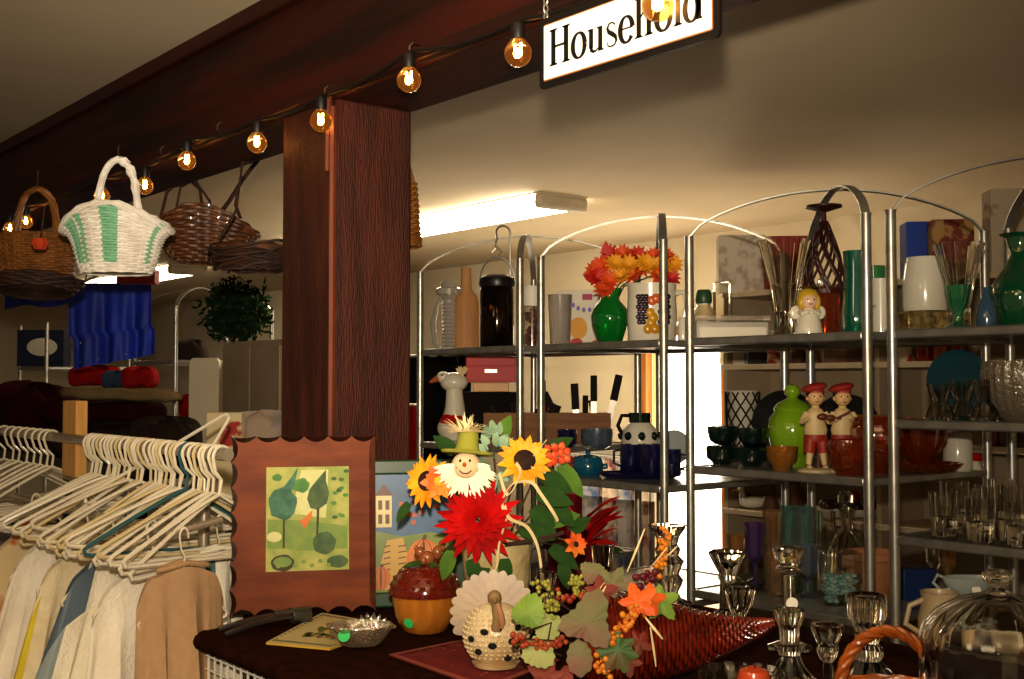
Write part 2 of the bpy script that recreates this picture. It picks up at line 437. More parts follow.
def stem(x, y0, y1, w=.25): bar(x - w / 2, x + w / 2, y0, y1)
def L_H():
    global X
    for x in (.26, 1.06): stem(x, 0, 1.5, .28); serif(x, 0, .26, True); serif(x, 1.5, .26, False)
    bar(.26, 1.06, .72, .82); X += 1.36
def L_o():
    global X
    ring(X + .48); X += .98
def L_u():
    global X
    x = X + .24; stem(x, .2, .97); bar(x - .2, x, .90, .97)
    stroke([(x, .3), (x + .02, .12), (x + .14, .04), (x + .28, .05), (x + .44, .14), (x + .5, .2)], [.2, .19, .13, .09, .07, .06])
    stem(x + .54, 0, .97); bar(x + .34, x + .54, .90, .97); bar(x + .54, x + .74, 0, .07); X += 1.04
def L_s():
    global X
    x = X + .08; stroke([(x + .52, .70), (x + .50, .86), (x + .34, .95), (x + .16, .92), (x + .07, .77), (x + .14, .62), (x + .34, .50), (x + .54, .36), (x + .58, .20), (x + .48, .06), (x + .28, .02), (x + .10, .08), (x + .04, .30)],
           [.04, .07, .07, .09, .14, .18, .20, .18, .14, .09, .07, .07, .04]); X += .78
def L_e():
    global X
    ring(X + .44, 5, 325, .34); bar(X + .16, X + .80, .50, .57); X += .88
def L_h():
    global X
    x = X + .24; stem(x, 0, 1.52); serif(x, 0, .22, True); bar(x - .2, x, 1.45, 1.52)
    stroke([(x + .06, .72), (x + .2, .88), (x + .36, .94), (x + .5, .86), (x + .54, .66)], [.06, .09, .13, .18, .2]); stem(x + .54, 0, .68); serif(x + .54, 0, .22, True); X += 1.06
def L_l():
    global X
    x = X + .24; stem(x, 0, 1.52); serif(x, 0, .22, True); bar(x - .2, x, 1.45, 1.52); X += .5
def L_d():
    global X
    ring(X + .42, rx=.32); x = X + .78; stem(x, 0, 1.52); bar(x - .2, x, 1.45, 1.52); bar(x, x + .18, 0, .07); X += 1.02
for f in (L_H, L_o, L_u, L_s, L_e, L_h, L_o, L_l, L_d): f()
k = (sw - .052) / X; kz = .0385
lt.v = [(v[0] * k - (sw - .052) / 2, -.0049, v[2] * kz + .0315) for v in lt.v]
lt.build('lettering', mat('black_sign_ink', '0c0a09', .5), t, smooth=0)
ch = MB()
for sx in (-1, 1):
    if sx == 1: ch2 = ch; ch = MB()
    for i in range(3):
        c = Vector((0, 0, i * .013)); tw = i % 2
        ring_pts = [(c + Vector(((.004 * math.cos(a)) * (1 - tw), (.004 * math.cos(a)) * tw, .0085 * math.sin(a)))) for a in [2 * PI * q / 12 for q in range(12)]]
        ch.tube(ring_pts, .0013, 5, closed=True)
    ch.build('chain', steel, t, (sx * (sw / 2 - .012), 0, sh + .004))

# ---------------------------------------------------------------- woven baskets
def weave(mb, fn, ns, nphi, r, amp, stakes, srmul=1.0, seg=4):
    """horizontal strands woven over stakes on the surface fn(phi, t) -> (point, outward normal)"""
    M = stakes * seg
    for i in range(ns + 1):
        t_ = i / ns; pts = []
        for k in range(M):
            p, n = fn(2 * PI * k / M, t_); pts.append(p + n * (amp * math.cos(PI * k / seg + (PI if i % 2 else 0))))
        mb.tube(pts, r, 5, closed=True)
    return mb
def stakes_of(mb, fn, stakes, r, n=8):
    for k in range(stakes):
        mb.tube([fn(2 * PI * (k + .0) / stakes, j / n)[0] for j in range(n + 1)], r, 4)
    return mb
def shell(mb, fn, off, nu=40, nv=8):
    return mb.grid(lambda u, t_: (lambda pn: pn[0] - pn[1] * off)(fn(2 * PI * u, t_)), nu, nv, wrap=True)
def basket_fn(rb, rt, h, sx=1.0, sy=1.0, pw=.7, flare=0.0, lift=0.0):
    def fn(phi, t_):
        r = rb + (rt - rb) * t_ ** pw + flare * t_ ** 6
        c, s_ = math.cos(phi), math.sin(phi)
        z = h * t_ + lift * t_ * t_ * c * c
        return Vector((r * c * sx, r * s_ * sy, z)), Vector((c, s_, .2)).normalized()
    return fn
whw = mat('white_painted_wicker', 'f2ede4', .6, col2='dcd5ca', nscale=25)
mint = mat('mint_painted_wicker', '8fc4a2', .6, col2='7ab490', nscale=25)
brw = mat('brown_wicker', '6b3f1c', .5, col2='4a2810', nscale=30, coat=.2)
honey = mat('honey_wicker', '94602a', .5, col2='734516', nscale=30)
darkw = mat('dark_twig', '3d2212', .7, col2='28140a', nscale=20)
# white basket
HV = 1.12
p = on(117, HV, EYE + .33); s = S(p); zb = atv(117, 273, HV).z
t = thing('wicker_basket', 'white painted wicker basket with mint green bands and tall hoop handle, hung on the beam', 'basket', (p.x, HV, zb), CAMROT)
fn = basket_fn(34 * s, 47 * s, 64 * s, 1.0, .72, .7, 8 * s, -24 * s)
mb = weave(MB(), fn, 24, 0, 1.5 * s, 1.1 * s, 26); stakes_of(mb, fn, 26, 1.0 * s)
shell(mb, fn, .8 * s); mb.lathe([(0, 0), (34 * s, 0), (34 * s, 1.5 * s), (0, 1.5 * s)], 26, sq=(1, .72))
# mint bands: faces whose centre falls in painted columns
fm = []
for f in mb.f:
    c = sum((Vector(mb.v[i]) for i in f), Vector()) / len(f)
    a = math.degrees(math.atan2(c.y / .72, c.x)) % 360
    fm.append(1 if (abs(a - 274) < 10 or abs(a - 221) < 9 or abs(a - 236) < 3 or abs(a - 331) < 4) and 8 * s < c.z < 62 * s else 0)
mb.m = fm
mb.build('woven_body', [whw, mint], t)
rim = MB()
for o_ in (0, 1): rim.tube([fn(2 * PI * k / 48, 1)[0] + Vector((0, 0, o_ * 2 * s + 1.0 * s * math.sin(k * 2.1 + o_ * 3))) for k in range(48)], 2.2 * s, 6, closed=True)
rim.build('rim', whw, t)
hd = MB(); harc = [(-16 + 32 * .5 * (1 - math.cos(PI * q / 24)), 0, 50 + 64 * math.sin(PI * q / 24) ** .75) for q in range(25)]
hd.tube([Vector(a) * s for a in [(-13, 0, 20)] + [((x * 1.25), y, z) for x, y, z in harc] + [(18, 0, 20)]], 3.6 * s, 8)
for q in range(2):
    hd.tube([Vector((harc[i][0] * 1.25 + 2.4 * math.cos(i * 1.1 + q * PI), 2.6 * math.sin(i * 1.1 + q * PI), harc[i][2] + 2.4 * math.cos(i * 1.1 + q * PI))) * s for i in range(25)], 2.2 * s, 6)
hd.build('handle', whw, t)
MB().tube([Vector((0, 0, 112 * s)), Vector((0, .0, 128 * s)), Vector((0, .02, 132 * s))], .8 * s, 5).build('hanging_wire', darkw, t)
# honey basket at the far left with deep loop handle, round tray below
p = on(36, HV, EYE + .3); s = S(p); zb = atv(36, 276, HV).z
t = thing('wicker_basket', 'honey brown wicker basket with twig hoop handle hung at the far left of the beam', 'basket', (p.x, HV, zb), CAMROT)
fn = basket_fn(34 * s, 39 * s, 40 * s, 1, .8, 1)
mb = weave(MB(), fn, 16, 0, 1.6 * s, 1.2 * s, 24); stakes_of(mb, fn, 24, 1.1 * s); shell(mb, fn, .8 * s)
mb.lathe([(0, 0), (34 * s, 0), (34 * s, 2 * s), (0, 2 * s)], 24, sq=(1, .8))
mb.build('woven_body', honey, t)
hd = MB()
for q in range(5):
    hd.tube([Vector((-20 + 40 * .5 * (1 - math.cos(PI * i / 20)) + 2.5 * math.cos(i * .8 + q * 1.3), 2.5 * math.sin(i * .8 + q * 1.3), 38 + 50 * math.sin(PI * i / 20) ** .8 + 2 * math.cos(i * .7 + q))) * s for i in range(21)], 1.7 * s, 5)
hd.build('handle', honey, t)
MB().tube([Vector((0, 0, 88 * s)), Vector((0, 0, 106 * s)), Vector((0, .03, 110 * s))], .8 * s, 5).build('hanging_wire', darkw, t)
p = on(38, HV - .03, zb - .012); zt = atv(34, 284, HV).z
t = thing('wicker_tray', 'dark round wicker tray hanging just under the honey basket', 'tray', (p.x - .02, HV - .03, zt - .03), CAMROT); t.rotation_euler = (-.22, 0, CAMROT)
fn = basket_fn(34 * s, 44 * s, 9 * s, 1, .8, 1)
mb = weave(MB(), fn, 4, 0, 1.8 * s, 1.2 * s, 26); shell(mb, fn, .5 * s)
for k in range(10): mb.tube([Vector((3.4 * k * s * math.cos(a), 3.4 * k * s * math.sin(a) * .8, 1 * s)) for a in [2 * PI * i / 32 for i in range(32)]], 1.7 * s, 5, closed=True)
mb.build('woven_body', darkw, t)
hd = MB().tube([Vector((46 * s, 0, 8 * s)), Vector((56 * s, 0, 45 * s)), Vector((52 * s, 30 * s, 76 * s))], .7 * s, 5); hd.build('hanging_wire', darkw, t)
# orange fabric pumpkin ornament by the honey basket
p = on(40, HV - .10, EYE + .41); p.z = atv(40, 244, HV - .10).z; s = S(p)
t = thing('pumpkin_ornament', 'small orange pumpkin ornament hanging beside the honey basket', 'ornament', p, CAMROT)
MB().lathe([(0, -6 * s), (5 * s, -5.5 * s), (8.5 * s, 0), (6 * s, 5.5 * s), (0, 5 * s)], 30, flute=(8, .07)).build('pumpkin', mat('orange_fabric', 'd2521c', .7, col2='b8401a'), t)
MB().tube([(0, 0, 5 * s), (1 * s, 0, 9 * s), (.0, .03, 40 * s)], .9 * s, 6).build('stem', darkw, t)
# flat twig basket with branch handle behind the beam
HB = 1.56
p = atv(206, 262, HB); s = S(p)
t = thing('twig_basket', 'broad brown wicker basket hung on bent branches behind the beam', 'basket', p, CAMROT)
fn = basket_fn(24 * s, 52 * s, 52 * s, 1.0, .8, .45, 0, -26 * s)
mb = weave(MB(), fn, 16, 0, 1.9 * s, 1.5 * s, 28); stakes_of(mb, fn, 28, 1.3 * s); shell(mb, fn, 1 * s)
mb.lathe([(0, 0), (26 * s, 0), (26 * s, 2 * s), (0, 2 * s)], 24, sq=(1, .8))
mb.build('woven_body', brw, t)
hd = MB()
for pts, r in (([(-46, 0, 44), (-40, 0, 70), (-24, 6, 88), (-8, 4, 74), (-3, 0, 46)], 1.8), ([(-34, 6, 44), (-28, 6, 76), (-14, 6, 84), (2, 4, 62), (6, 0, 44)], 1.4),
               ([(10, 0, 44), (22, 4, 62), (34, 8, 84), (58, 10, 116)], 2.4), ([(34, 0, 44), (28, 4, 58), (31, 8, 80)], 1.8), ([(-20, 4, 84), (-10, 6, 118)], 1.4)):
    hd.tube([Vector(q) * s for q in pts], r * s, 6)
hd.build('branch_handle', darkw, t)
def to_beam(parent, p, a, r):
    q = Matrix.Rotation(-CAMROT, 3, 'Z') @ (Vector((p.x + .02, BB - .03, BZ)) - p)
    MB().tube([a, a.lerp(q, .6), q], r, 6).build('hanging_cord', darkw, parent)
to_beam(t, p, Vector((-10 * s, 6 * s, 110 * s)), 1 * s)
# bundled grapevine basket next to the column
p = atv(254, 270, HB - .09); s = S(p)
t = thing('grapevine_basket', 'dark shaggy grapevine basket half hidden by the left side of the post', 'basket', p, CAMROT)
mb = MB(); rnd = random.Random(5)
for i in range(34):
    R_ = (44 + rnd.uniform(-5, 5)); ph = rnd.uniform(0, 6.28); zz = 4 + rnd.uniform(0, 30) * (i / 34)
    mb.tube([Vector((R_ * (.55 + .45 * i / 34) * math.cos(a) + rnd.uniform(-1, 1), R_ * .62 * (.55 + .45 * i / 34) * math.sin(a), zz + 5 * math.sin(2 * a + ph) + rnd.uniform(-1.5, 1.5))) * s for a in [2 * PI * k / 22 for k in range(22)]], 1.5 * s, 5, closed=True)
mb.build('vine_bundle', darkw, t)
MB().lathe([(0, 3 * s), (24 * s, 3 * s), (38 * s, 24 * s), (36 * s, 24 * s), (22 * s, 6 * s), (0, 6 * s)], 24, sq=(1, .62)).build('lining', brw, t)
MB().tube([Vector(q) * s for q in ((-36, 0, 30), (-20, 6, 60), (-14, 8, 112))], 1.5 * s, 6).build('branch_handle', darkw, t)
to_beam(t, p, Vector((-14 * s, 8 * s, 108 * s)), 1 * s)
# basket peeping out on the right of the column
p = atv(398, 246, 1.62); s = S(p)
t = thing('wicker_basket', 'tan wicker basket edge peeping out right of the post top', 'basket', p, CAMROT)
fn = basket_fn(22 * s, 17 * s, 62 * s, 1, 1, 1)
mb = weave(MB(), fn, 22, 0, 1.7 * s, 1.2 * s, 18); shell(mb, fn, .8 * s); mb.lathe([(0, 0), (24 * s, 0), (24 * s, 9 * s), (22 * s, 10 * s), (0, 10 * s)], 18)
mb.build('woven_body', honey, t)
MB().tube([Vector((-16 * s, 0, 60 * s)), Vector((-8 * s, 0, 90 * s)), Vector((8 * s, 0, 90 * s)), Vector((16 * s, 0, 60 * s))], 2 * s, 6).build('handle', honey, t)
to_beam(t, p, Vector((0, 0, 90 * s)), 1 * s)
# ---------------------------------------------------------------- garment rack in front of the column
RV = 1.0; RZ = EYE - .134
rx0 = atv(-60, 440, RV).x; rx1 = atv(229, 457, RV).x
t = thing('garment_rack', 'white rail on a wooden block carrying the crowd of white hangers', 'garment rack', (rx1, RV, 0))
railm = mat('pale_metal_rail', 'b9ab96', .35, metal=.6)
wb = mat('pale_pine_block', 'cf9f5c', .6, col2='bd8a45', nscale=5, stretch=(12, 12, 1))
MB().tube([(rx0 - rx1, 0, RZ), (-.004, 0, RZ)], .0125, 12).build('rail', railm, t)
bx = atv(70, 437, RV).x - rx1
MB().box((bx, .012, RZ + .0), (.10, .03, .19)).build('wooden_block', wb, t, bevel=.003)
MB().tube([(bx - .01, .04, 0), (bx - .01, .04, RZ)], .018, 12).build('upright', railm, t)
MB().tube([(-.22, .05, 0), (-.22, .05, RZ - .0)], .012, 12).build('upright', railm, t)
LZ = RZ - .145; LV = RV - .10
MB().tube([(rx0 - rx1, LV - RV, LZ), (-.03, LV - RV, LZ)], .009, 10).build('lower_rail', railm, t)
for x in (-.03, bx):
    MB().tube([(x, 0, LZ + .02), (x, LV - RV, LZ)], .007, 8).build('rail_arm', railm, t)

def hanger_mesh():
    mb = MB(); pts = []
    for i in range(13):                      # hook over the rail
        a = PI * (-.15 + 1.2 * i / 12); pts.append((0, .021 * math.cos(a), .021 * math.sin(a)))
    pts = list(reversed(pts)); pts = [(x, -y, z) for x, y, z in pts]
    pts = [q for q in pts]; pts += [(0, pts[-1][1] * .7, -.028), (0, .004, -.045), (0, 0, -.075)]
    mb.tube(pts, .0033, 6)
    tri = []
    W_, H_ = .205, .105
    for i in range(9): q = i / 8; tri.append((0, -W_ * q, -.073 - H_ * q ** 1.1))
    tri += [(0, -W_ - .008, -.073 - H_ - .007), (0, -W_ - .004, -.073 - H_ - .016), (0, -W_ + .01, -.073 - H_ - .018)]
    tri += [(0, 0, -.073 - H_ - .016)]
    full = tri + [(0, -y, z) for _, y, z in reversed(tri[1:-1])]
    mb.tube(full, .0042, 6, closed=True)
    return mb
hm = hanger_mesh()
pearl = mat('pearl_white_plastic', 'e6ddc8', .3, col2='ddd2b8', nscale=4, coat=.3)
cream = mat('cream_plastic', 'd8c69c', .35, col2='cdb98a', nscale=4, coat=.2)
teal = mat('teal_plastic', '3c6a6e', .35, col2='34595c', nscale=4)
h0 = {}
rnd = random.Random(3)
N = 32
hx = [rx1 - .03 - (rx1 - atv(92, 440, RV).x - .03) * i / (N - 1) for i in range(N)]
for i, x in enumerate(hx):
    k = 'teal' if i == 7 else ('cream' if i in (4, 9, 12, 16, 19, 22, 27) else 'pearl')
    m_ = dict(teal=teal, cream=cream, pearl=pearl)[k]
    lab = {'teal': 'teal plastic hanger among the white ones on the rail', 'cream': 'cream plastic hanger packed among white hangers on the upper rail', 'pearl': 'empty white plastic hanger packed on the upper rail near the post'}[k]
    loc = (x + rnd.uniform(-.006, .006), RV, RZ + .0125 - .0215 + .004); rz = rnd.gauss(.04, .12) if i > 6 else .30 - .03 * i + rnd.uniform(-.02, .02)
    R = (rnd.gauss(0, .05), rnd.gauss(0, .03), rz)
    if k not in h0:
        o = hm.build('coat_hanger', m_, None, loc); h0[k] = o; tag(o, lab, 'hanger', k + ' hangers on the upper rail')
    else:
        o = h0[k].copy(); C.objects.link(o)
    o.location = loc; o.rotation_euler = R
lx = [atv(x, 432, RV).x for x in (52, 47, 40, 33, 26, 19, 12, 4)]
for i, x in enumerate(lx):
    o = h0['pearl'].copy(); C.objects.link(o); o.location = (x, RV, RZ - .005); o.rotation_euler = (rnd.gauss(0, .03), 0, rnd.gauss(.05, .1))
    o['label'] = 'white hanger on the rail left of the wooden block'; o['group'] = 'hangers left of the wooden block'
# one hanger flipped up over the top
o = h0['pearl'].copy(); C.objects.link(o); del o['group']; p = atv(172, 449, RV + .11); o.location = p + Vector((0, .04, -.185)); o.rotation_euler = (PI + .42, 0, .25)
o['label'] = 'white hanger tipped upside down, sticking up behind the packed hangers'

# ---- garments on the lower rail
def garment(name, label, cat, px, w, drop, mats, rz, seed, neck=.05, flare=.35, tilt=0.0, fold=.012, stripe=None, py=None, sl=.075, group=None, v=None):
    g = random.Random(seed); ph = [g.uniform(0, 6.28) for _ in range(5)]
    v = LV if v is None else v
    p = on(px, v, LZ); p.z = LZ if py is None else atv(px, py, v).z
    t = thing(name, label, cat, (p.x, v, p.z - .05), rz)
    n_u, n_v = 72, 26
    def fnn(u, q):
        a = 2 * PI * u; cy = math.cos(a); sx = math.sin(a)
        yy = abs(cy) ** .8 * (1 if cy > 0 else -1)
        half = w * (1 + flare * q)
        y = half * yy * (1 if yy < 0 else .9)
        top = -sl * abs(yy) ** 1.15 if abs(yy) > .15 else -.004
        top -= .045 * max(0, (abs(yy) - .7) / .3) ** 2
        thick = (.016 + .03 * min(1, q * 3)) * (1 - .55 * abs(yy))
        amp = fold * min(1, q * 2.2)
        fx = amp * (math.sin(9 * yy + ph[0] + q * 1.2) + .6 * math.sin(17 * yy + ph[1] - q * 2) + .35 * math.sin(31 * yy + ph[2]))
        x = thick * sx + fx
        z = top - drop * q + .006 * math.sin(6 * yy + ph[3]) * q
        return Vector((x, y + tilt * q * drop, z))
    mb = MB(); mb.grid(fnn, n_u, n_v, wrap=True)
    if stripe:
        mm = []
        for j in range(n_v):
            for i in range(n_u):
                u = (i + .5) / n_u; q = (j + .5) / n_v; cy = math.cos(2 * PI * u); hit = 0
                for k, (y0, y1, q0, q1) in enumerate(stripe):
                    if y0 < cy < y1 and q0 < q < q1: hit = k + 1
                mm.append(hit)
        mb.m = mm
    mb.build('garment_body', mats, t)
    c = MB()
    c.tube([Vector((.012 * math.sin(a) * 1.2, neck * math.cos(a), .004 - .010 * abs(math.cos(a)))) for a in [2 * PI * k / 24 for k in range(24)]], .0045, 6, closed=True)
    c.build('collar', mats[0] if isinstance(mats, list) else mats, t)
    h = hm.build('hanger', pearl, t, (0, 0, .062 - .012)); h.scale = (1, min(1, w / .22), .8)
    return t, mb
tanl = mat('tan_linen', 'b39270', .95, col2='ad8b68', nscale=60, bump=.2, bscale=400, spec=.1)
yel = mat('yellow_cotton', 'd6c23f', .9, col2='c4ae33', nscale=12, spec=.1)
slate = mat('slate_blue_satin', '5f6f7c', .5, col2='52616d', nscale=8)
palec = mat('pale_blue_grey_stripe', '9aa6a8', .7)
blk = mat('black_woven_label', '17181c', .8, col2='2b2c30', nscale=200)
crm = mat('cream_knit', 'e6d8b8', .95, col2='dac9a6', nscale=30, bump=.35, bscale=260, spec=.08)
ivy = mat('ivory_linen', 'efe6d2', .9, col2='e2d7c0', nscale=12, bump=.4, bscale=150, spec=.1)
orn = mat('cream_cloth_with_orange_print', 'd4bd92', .9, col2='b5622c', nscale=9, lo=.52, hi=.6, spec=.1)
A = 0.25
garment('blouse', 'tan linen blouse hanging nearest to the scalloped picture', 'blouse', 184, .09, .75, tanl, A - .2, 1, flare=.0, sl=.03)
garment('shirt', 'white cotton shirt with wide neck between the tan blouse and the slate strap', 'shirt', 152, .13, .75, white_cl, A, 2, neck=.06, flare=.25, tilt=-.06)
garment('dress', 'ivory dress with slate blue strap, grey stripe and black woven label', 'dress', 118, .13, .8, [ivy, slate, palec, blk], A, 3, flare=.5, tilt=-.30,
        stripe=[(-1.1, -.35, -.1, .11), (-1.1, -.62, .11, .25), (-1.1, -.62, .25, .38)])
garment('blouse', 'cream knit blouse with yellow edge in the rack', 'blouse', 92, .13, .8, [crm, yel], A, 4, flare=.35, tilt=-.22, stripe=[(-1, -.82, .04, 1)])
garment('shirt', 'thick white cotton shirt left of the yellow edged blouse', 'shirt', 62, .13, .8, white_cl, A, 5, flare=.4, tilt=-.25)
garment('blouse', 'cream blouse with orange print at the far left of the rack', 'blouse', 36, .12, .8, orn, A, 6, flare=.3, tilt=-.2)
garment('skirt', 'grey satin skirt at the left bottom corner of the rack', 'skirt', -20, .13, .5, mat('grey_satin', '8b8478', .5, col2='77706a', nscale=6), A, 7, flare=.3, tilt=-.1)
garment('shirt', 'white shirt with teal trim squeezed against the scalloped picture', 'shirt', 219, .06, .8, [white_cl, teal], A - .2, 8, flare=.6, sl=.04, stripe=[(-.5, -.2, 0, .3)], v=1.04)

# ---------------------------------------------------------------- blue sequinned cloth and scarf hanging behind
blue = mat('royal_blue_cloth', '0b32b4', .6, col2='09268c', nscale=6)
HV2 = 1.70
p = atv(110, 283, HV2); s = S(p)
t = thing('sequinned_blouse', 'royal blue sequinned top hanging under the white basket', 'top', p, CAMROT)
g = MB()
g.grid(lambda u, q: Vector(((-42 + 82 * u) * (1 - .05 * q) * s + (4 * s if q > .6 else 0), (3.5 * math.sin(u * 17 + q) + 2 * math.sin(u * 33)) * s * (.3 + q), (-82 + 8 * (u - .5) * 0) * q * s + (u - .3) * 14 * s * q)), 50, 20)
g.grid(lambda u, q: Vector(((-42 + 82 * u) * (1 - .05 * q) * s + (4 * s if q > .6 else 0), (9 + 3 * math.sin(u * 15 + q)) * s * (.3 + q), -80 * q * s + (u - .3) * 14 * s * q)), 50, 12)
g.build('cloth', blue, t)
sq = MB(); rnd = random.Random(9)
for row in (0, 1):
    for k in range(9):
        u = k / 8; sq.ell(Vector((-36 + 72 * u, -4, -58 - 19 * row + (u - .3) * 14 * .85)) * s, 1.1 * s, 8, 5)
sq.build('sequins', mat('silver_sequin', 'c8ccd6', .15, metal=1), t)['kind'] = 'stuff'
MB().tube([Vector((-30, 2, 0)) * s, Vector((0, 2, 14)) * s, Vector((30, 2, 0)) * s], 1.6 * s, 6).build('hanger', ivory, t)
MB().tube([Vector((0, 2, 14)) * s, Vector((0, 2, 40)) * s, Vector((2, -10, 130)) * s], .7 * s, 5).build('hanging_wire', darkw, t)
p = atv(38, 290, HV2); s = S(p)
t = thing('blue_scarf', 'dark blue satin scarf bunched beneath the round wicker tray', 'scarf', p, CAMROT)
MB().grid(lambda u, q: Vector(((-33 + 68 * u) * s, 6 * math.sin(u * 9) * s, (4 - 24 * q * (1 - .35 * u) + 3 * math.sin(u * 7) + (8 if u > .9 else 0) * 0) * s)), 30, 8).build('cloth', blue, t)
MB().tube([Vector((-30, 0, 4)) * s, Vector((0, 0, 40)) * s, Vector((2, -10, 120)) * s], .7 * s, 5).build('hanging_cord', darkw, t)
# ---------------------------------------------------------------- display table
TZ = EYE - .45
P0 = atz(198, 632, TZ); P1 = atz(300, 679, TZ)
TX0 = P0.x - .03; TX1 = .35; TY0 = .905; TY1 = 1.84
t = thing('display_table', 'display table under a dark brown cloth with a white wire grid below its edge', 'table', (TX0, TY0, 0))
W_, D_ = TX1 - TX0, TY1 - TY0
MB().box((W_ / 2, D_ / 2, TZ - .016), (W_, D_, .030)).build('table_cloth', brown_cloth, t, bevel=.013)
MB().box((W_ / 2, D_ / 2, TZ - .044), (W_ - .12, D_ - .12, .026)).build('table_top', mat('dark_board', '2a1e16', .7), t)  # board coloured dark in place of the shade under the cloth
for x in (.06, W_ - .06):
    for y in (.06, D_ - .06):
        MB().box((x, y, (TZ - .06) / 2), (.035, .035, TZ - .06)).build('leg', ivory, t)
gr = MB()
for k in range(60):
    x = .06 + k * .026
    if x < W_: gr.tube([(x, .02, .25), (x, .02, TZ - .032)], .0024, 5)
for k in range(33): gr.tube([(.05, .02, TZ - .040 - k * .024), (min(W_, 1.62), .02, TZ - .040 - k * .024)], .0024, 5)
gr.build('wire_grid', mat('white_wire', 'd9d6cc', .4), t)

def tb(px, py, z=None):                     # point on the table under a pixel
    p = atz(px, py, TZ if z is None else z); return p, S(p)
def L_of(px0, py0, s): return lambda px, py, d=0: Vector(((px - px0) * s, d * s, (py0 - py) * s))

# ---------------------------------------------------------------- scalloped wooden picture
a = atz(229, 618, TZ); b = atz(376, 612, TZ); fw = (b - a).length; ang = math.atan2(b.y - a.y, b.x - a.x)
s = S((a + b) / 2); fh = 178 * s
pu = Vector((math.cos(ang), math.sin(ang), 0)); pn = Vector((pu.y, -pu.x, 0)); lean = .10
t = thing('framed_picture', 'tree picture in a broad reddish wooden frame with scalloped edge, leaning by the post', 'picture', a + Vector((0, 0, .002)), ang)
t.rotation_euler = (-lean, 0, ang)
frw = mat('reddish_polished_wood', '7c3d18', .5, col2='632c10', nscale=5, stretch=(2, 2, 7), spec=.15)
frd = mat('dark_bevelled_edge', '35150a', .35, col2='240d06', nscale=6, coat=.3)
def scall(w, h, nx, ny, d, m, ins=0):
    out = []
    def edge(p, q, n):
        p, q = Vector(p), Vector(q); u = (q - p); nn = Vector((-u.y, u.x)).normalized()
        for i in range(n * m):
            f = i / (n * m); o = d * (abs(math.sin(PI * f * n)) ** .7) if True else 0
            pt = p + u * f + nn * o; out.append((pt.x, pt.y))
    g, ins = ins, 0
    edge((g, g), (w - g, g), nx); edge((w - g, g), (w - g, h - g), ny); edge((w - g, h - g), (g, h - g), nx); edge((g, h - g), (g, g), ny)
    return out
mb = MB(); M_ = 8
po = scall(fw, fh, 6, 7, .004, M_); pi_ = scall(fw, fh, 6, 7, .012, M_, .002)
n = len(po)
vs = [(x, -.004, z) for x, z in po] + [(x, -.020, z) for x, z in pi_] + [(x, .006, z) for x, z in po]
mb.add(vs, [tuple(n + i for i in range(n))]); mb.mi = 1
mb.f += [(i, (i + 1) % n, n + (i + 1) % n, n + i) for i in range(n)] + [((i + 1) % n, i, 2 * n + i, 2 * n + (i + 1) % n) for i in range(n)] + [tuple(2 * n + i for i in reversed(range(n)))]
mb.m += [1] * (2 * n + 1)
mb.build('frame', [frw, frd], t, smooth=0)
# painting: pale panel with two stylised trees, shrubs and a small orange bird
pw, ph = 82 * s, 103 * s; ox, oz = 35 * s, 43 * s
cols = [mat('yellow_green_paper', 'b3b068', .75, col2='8c9a52', nscale=30), mat('dark_green_paint', '3d5638', .7, col2='53683f', nscale=60), mat('teal_green_paint', '4f7d62', .7, col2='38604d', nscale=60),
        mat('leaf_green_paint', '5f8f45', .7, col2='4b7a3a', nscale=40), mat('orange_paint', 'd2763a', .7), mat('brown_paint', '4a4426', .7), mat('grass_paint', '82944a', .7, col2='6f8a45', nscale=50), mat('pale_paper', 'd0cd96', .75, col2='b9bb7c', nscale=20)]
mb = MB(); Y = [-.0212]
def art(k, poly):
    mb.mi = k; mb.flat([(ox + x * pw, oz + y * ph) for x, y in poly], (0, Y[0], 0)); Y[0] -= .00008
def blob(cx, cy, rx, ry, n=18, tip=0, wob=0):
    return [(cx + rx * math.cos(q) * (1 + wob * math.sin(7 * q)), cy + ry * math.sin(q) * (1 + wob * math.cos(5 * q)) + (tip if abs(q - PI / 2) < .01 else 0)) for q in [2 * PI * i / n for i in range(n)]]
art(0, [(0, 0), (1, 0), (1, 1), (0, 1)]); art(7, [(.3, .55), (.72, .5), (.75, .97), (.42, .97)]); art(6, [(.02, .22), (.98, .2), (.98, .42), (.5, .48), (.02, .5)])
art(7, blob(.1, .33, .09, .05)); art(6, blob(.5, .25, .3, .06)); art(3, blob(.42, .82, .1, .07, wob=.1)); art(3, blob(.13, .9, .06, .035, wob=.1))
art(2, blob(.2, .65, .17, .16, wob=.08)); art(2, [(.2, .8), (.33, .78), (.38, 1.0), (.3, .9)]); art(5, [(.2, .22), (.225, .22), (.225, .5), (.2, .5)])
art(1, [(.62, .58), (.73, .64), (.76, .74), (.72, .86), (.72, .97), (.6, .86), (.52, .78), (.49, .69), (.53, .6)]); art(5, [(.6, .32), (.625, .32), (.64, .6), (.61, .6)])
art(4, [(.4, .48), (.47, .40), (.54, .50), (.56, .58), (.5, .54), (.46, .5)]); art(1, blob(.7, .26, .14, .11, wob=.05)); art(5, blob(.2, .08, .14, .08, wob=.05)); art(6, blob(.2, .09, .11, .05))
art(1, blob(.86, .08, .13, .06, wob=.05)); 
for i in range(12): art(3 if i % 2 else 1, blob(.80 + .17 * random.random(), .5 + .47 * random.random(), .035, .018, 8))
for i in range(7): art(6, blob(.15 + .1 * i, .05 + .04 * (i % 2), .03, .02, 8))
mb.build('picture', cols, t, smooth=0)

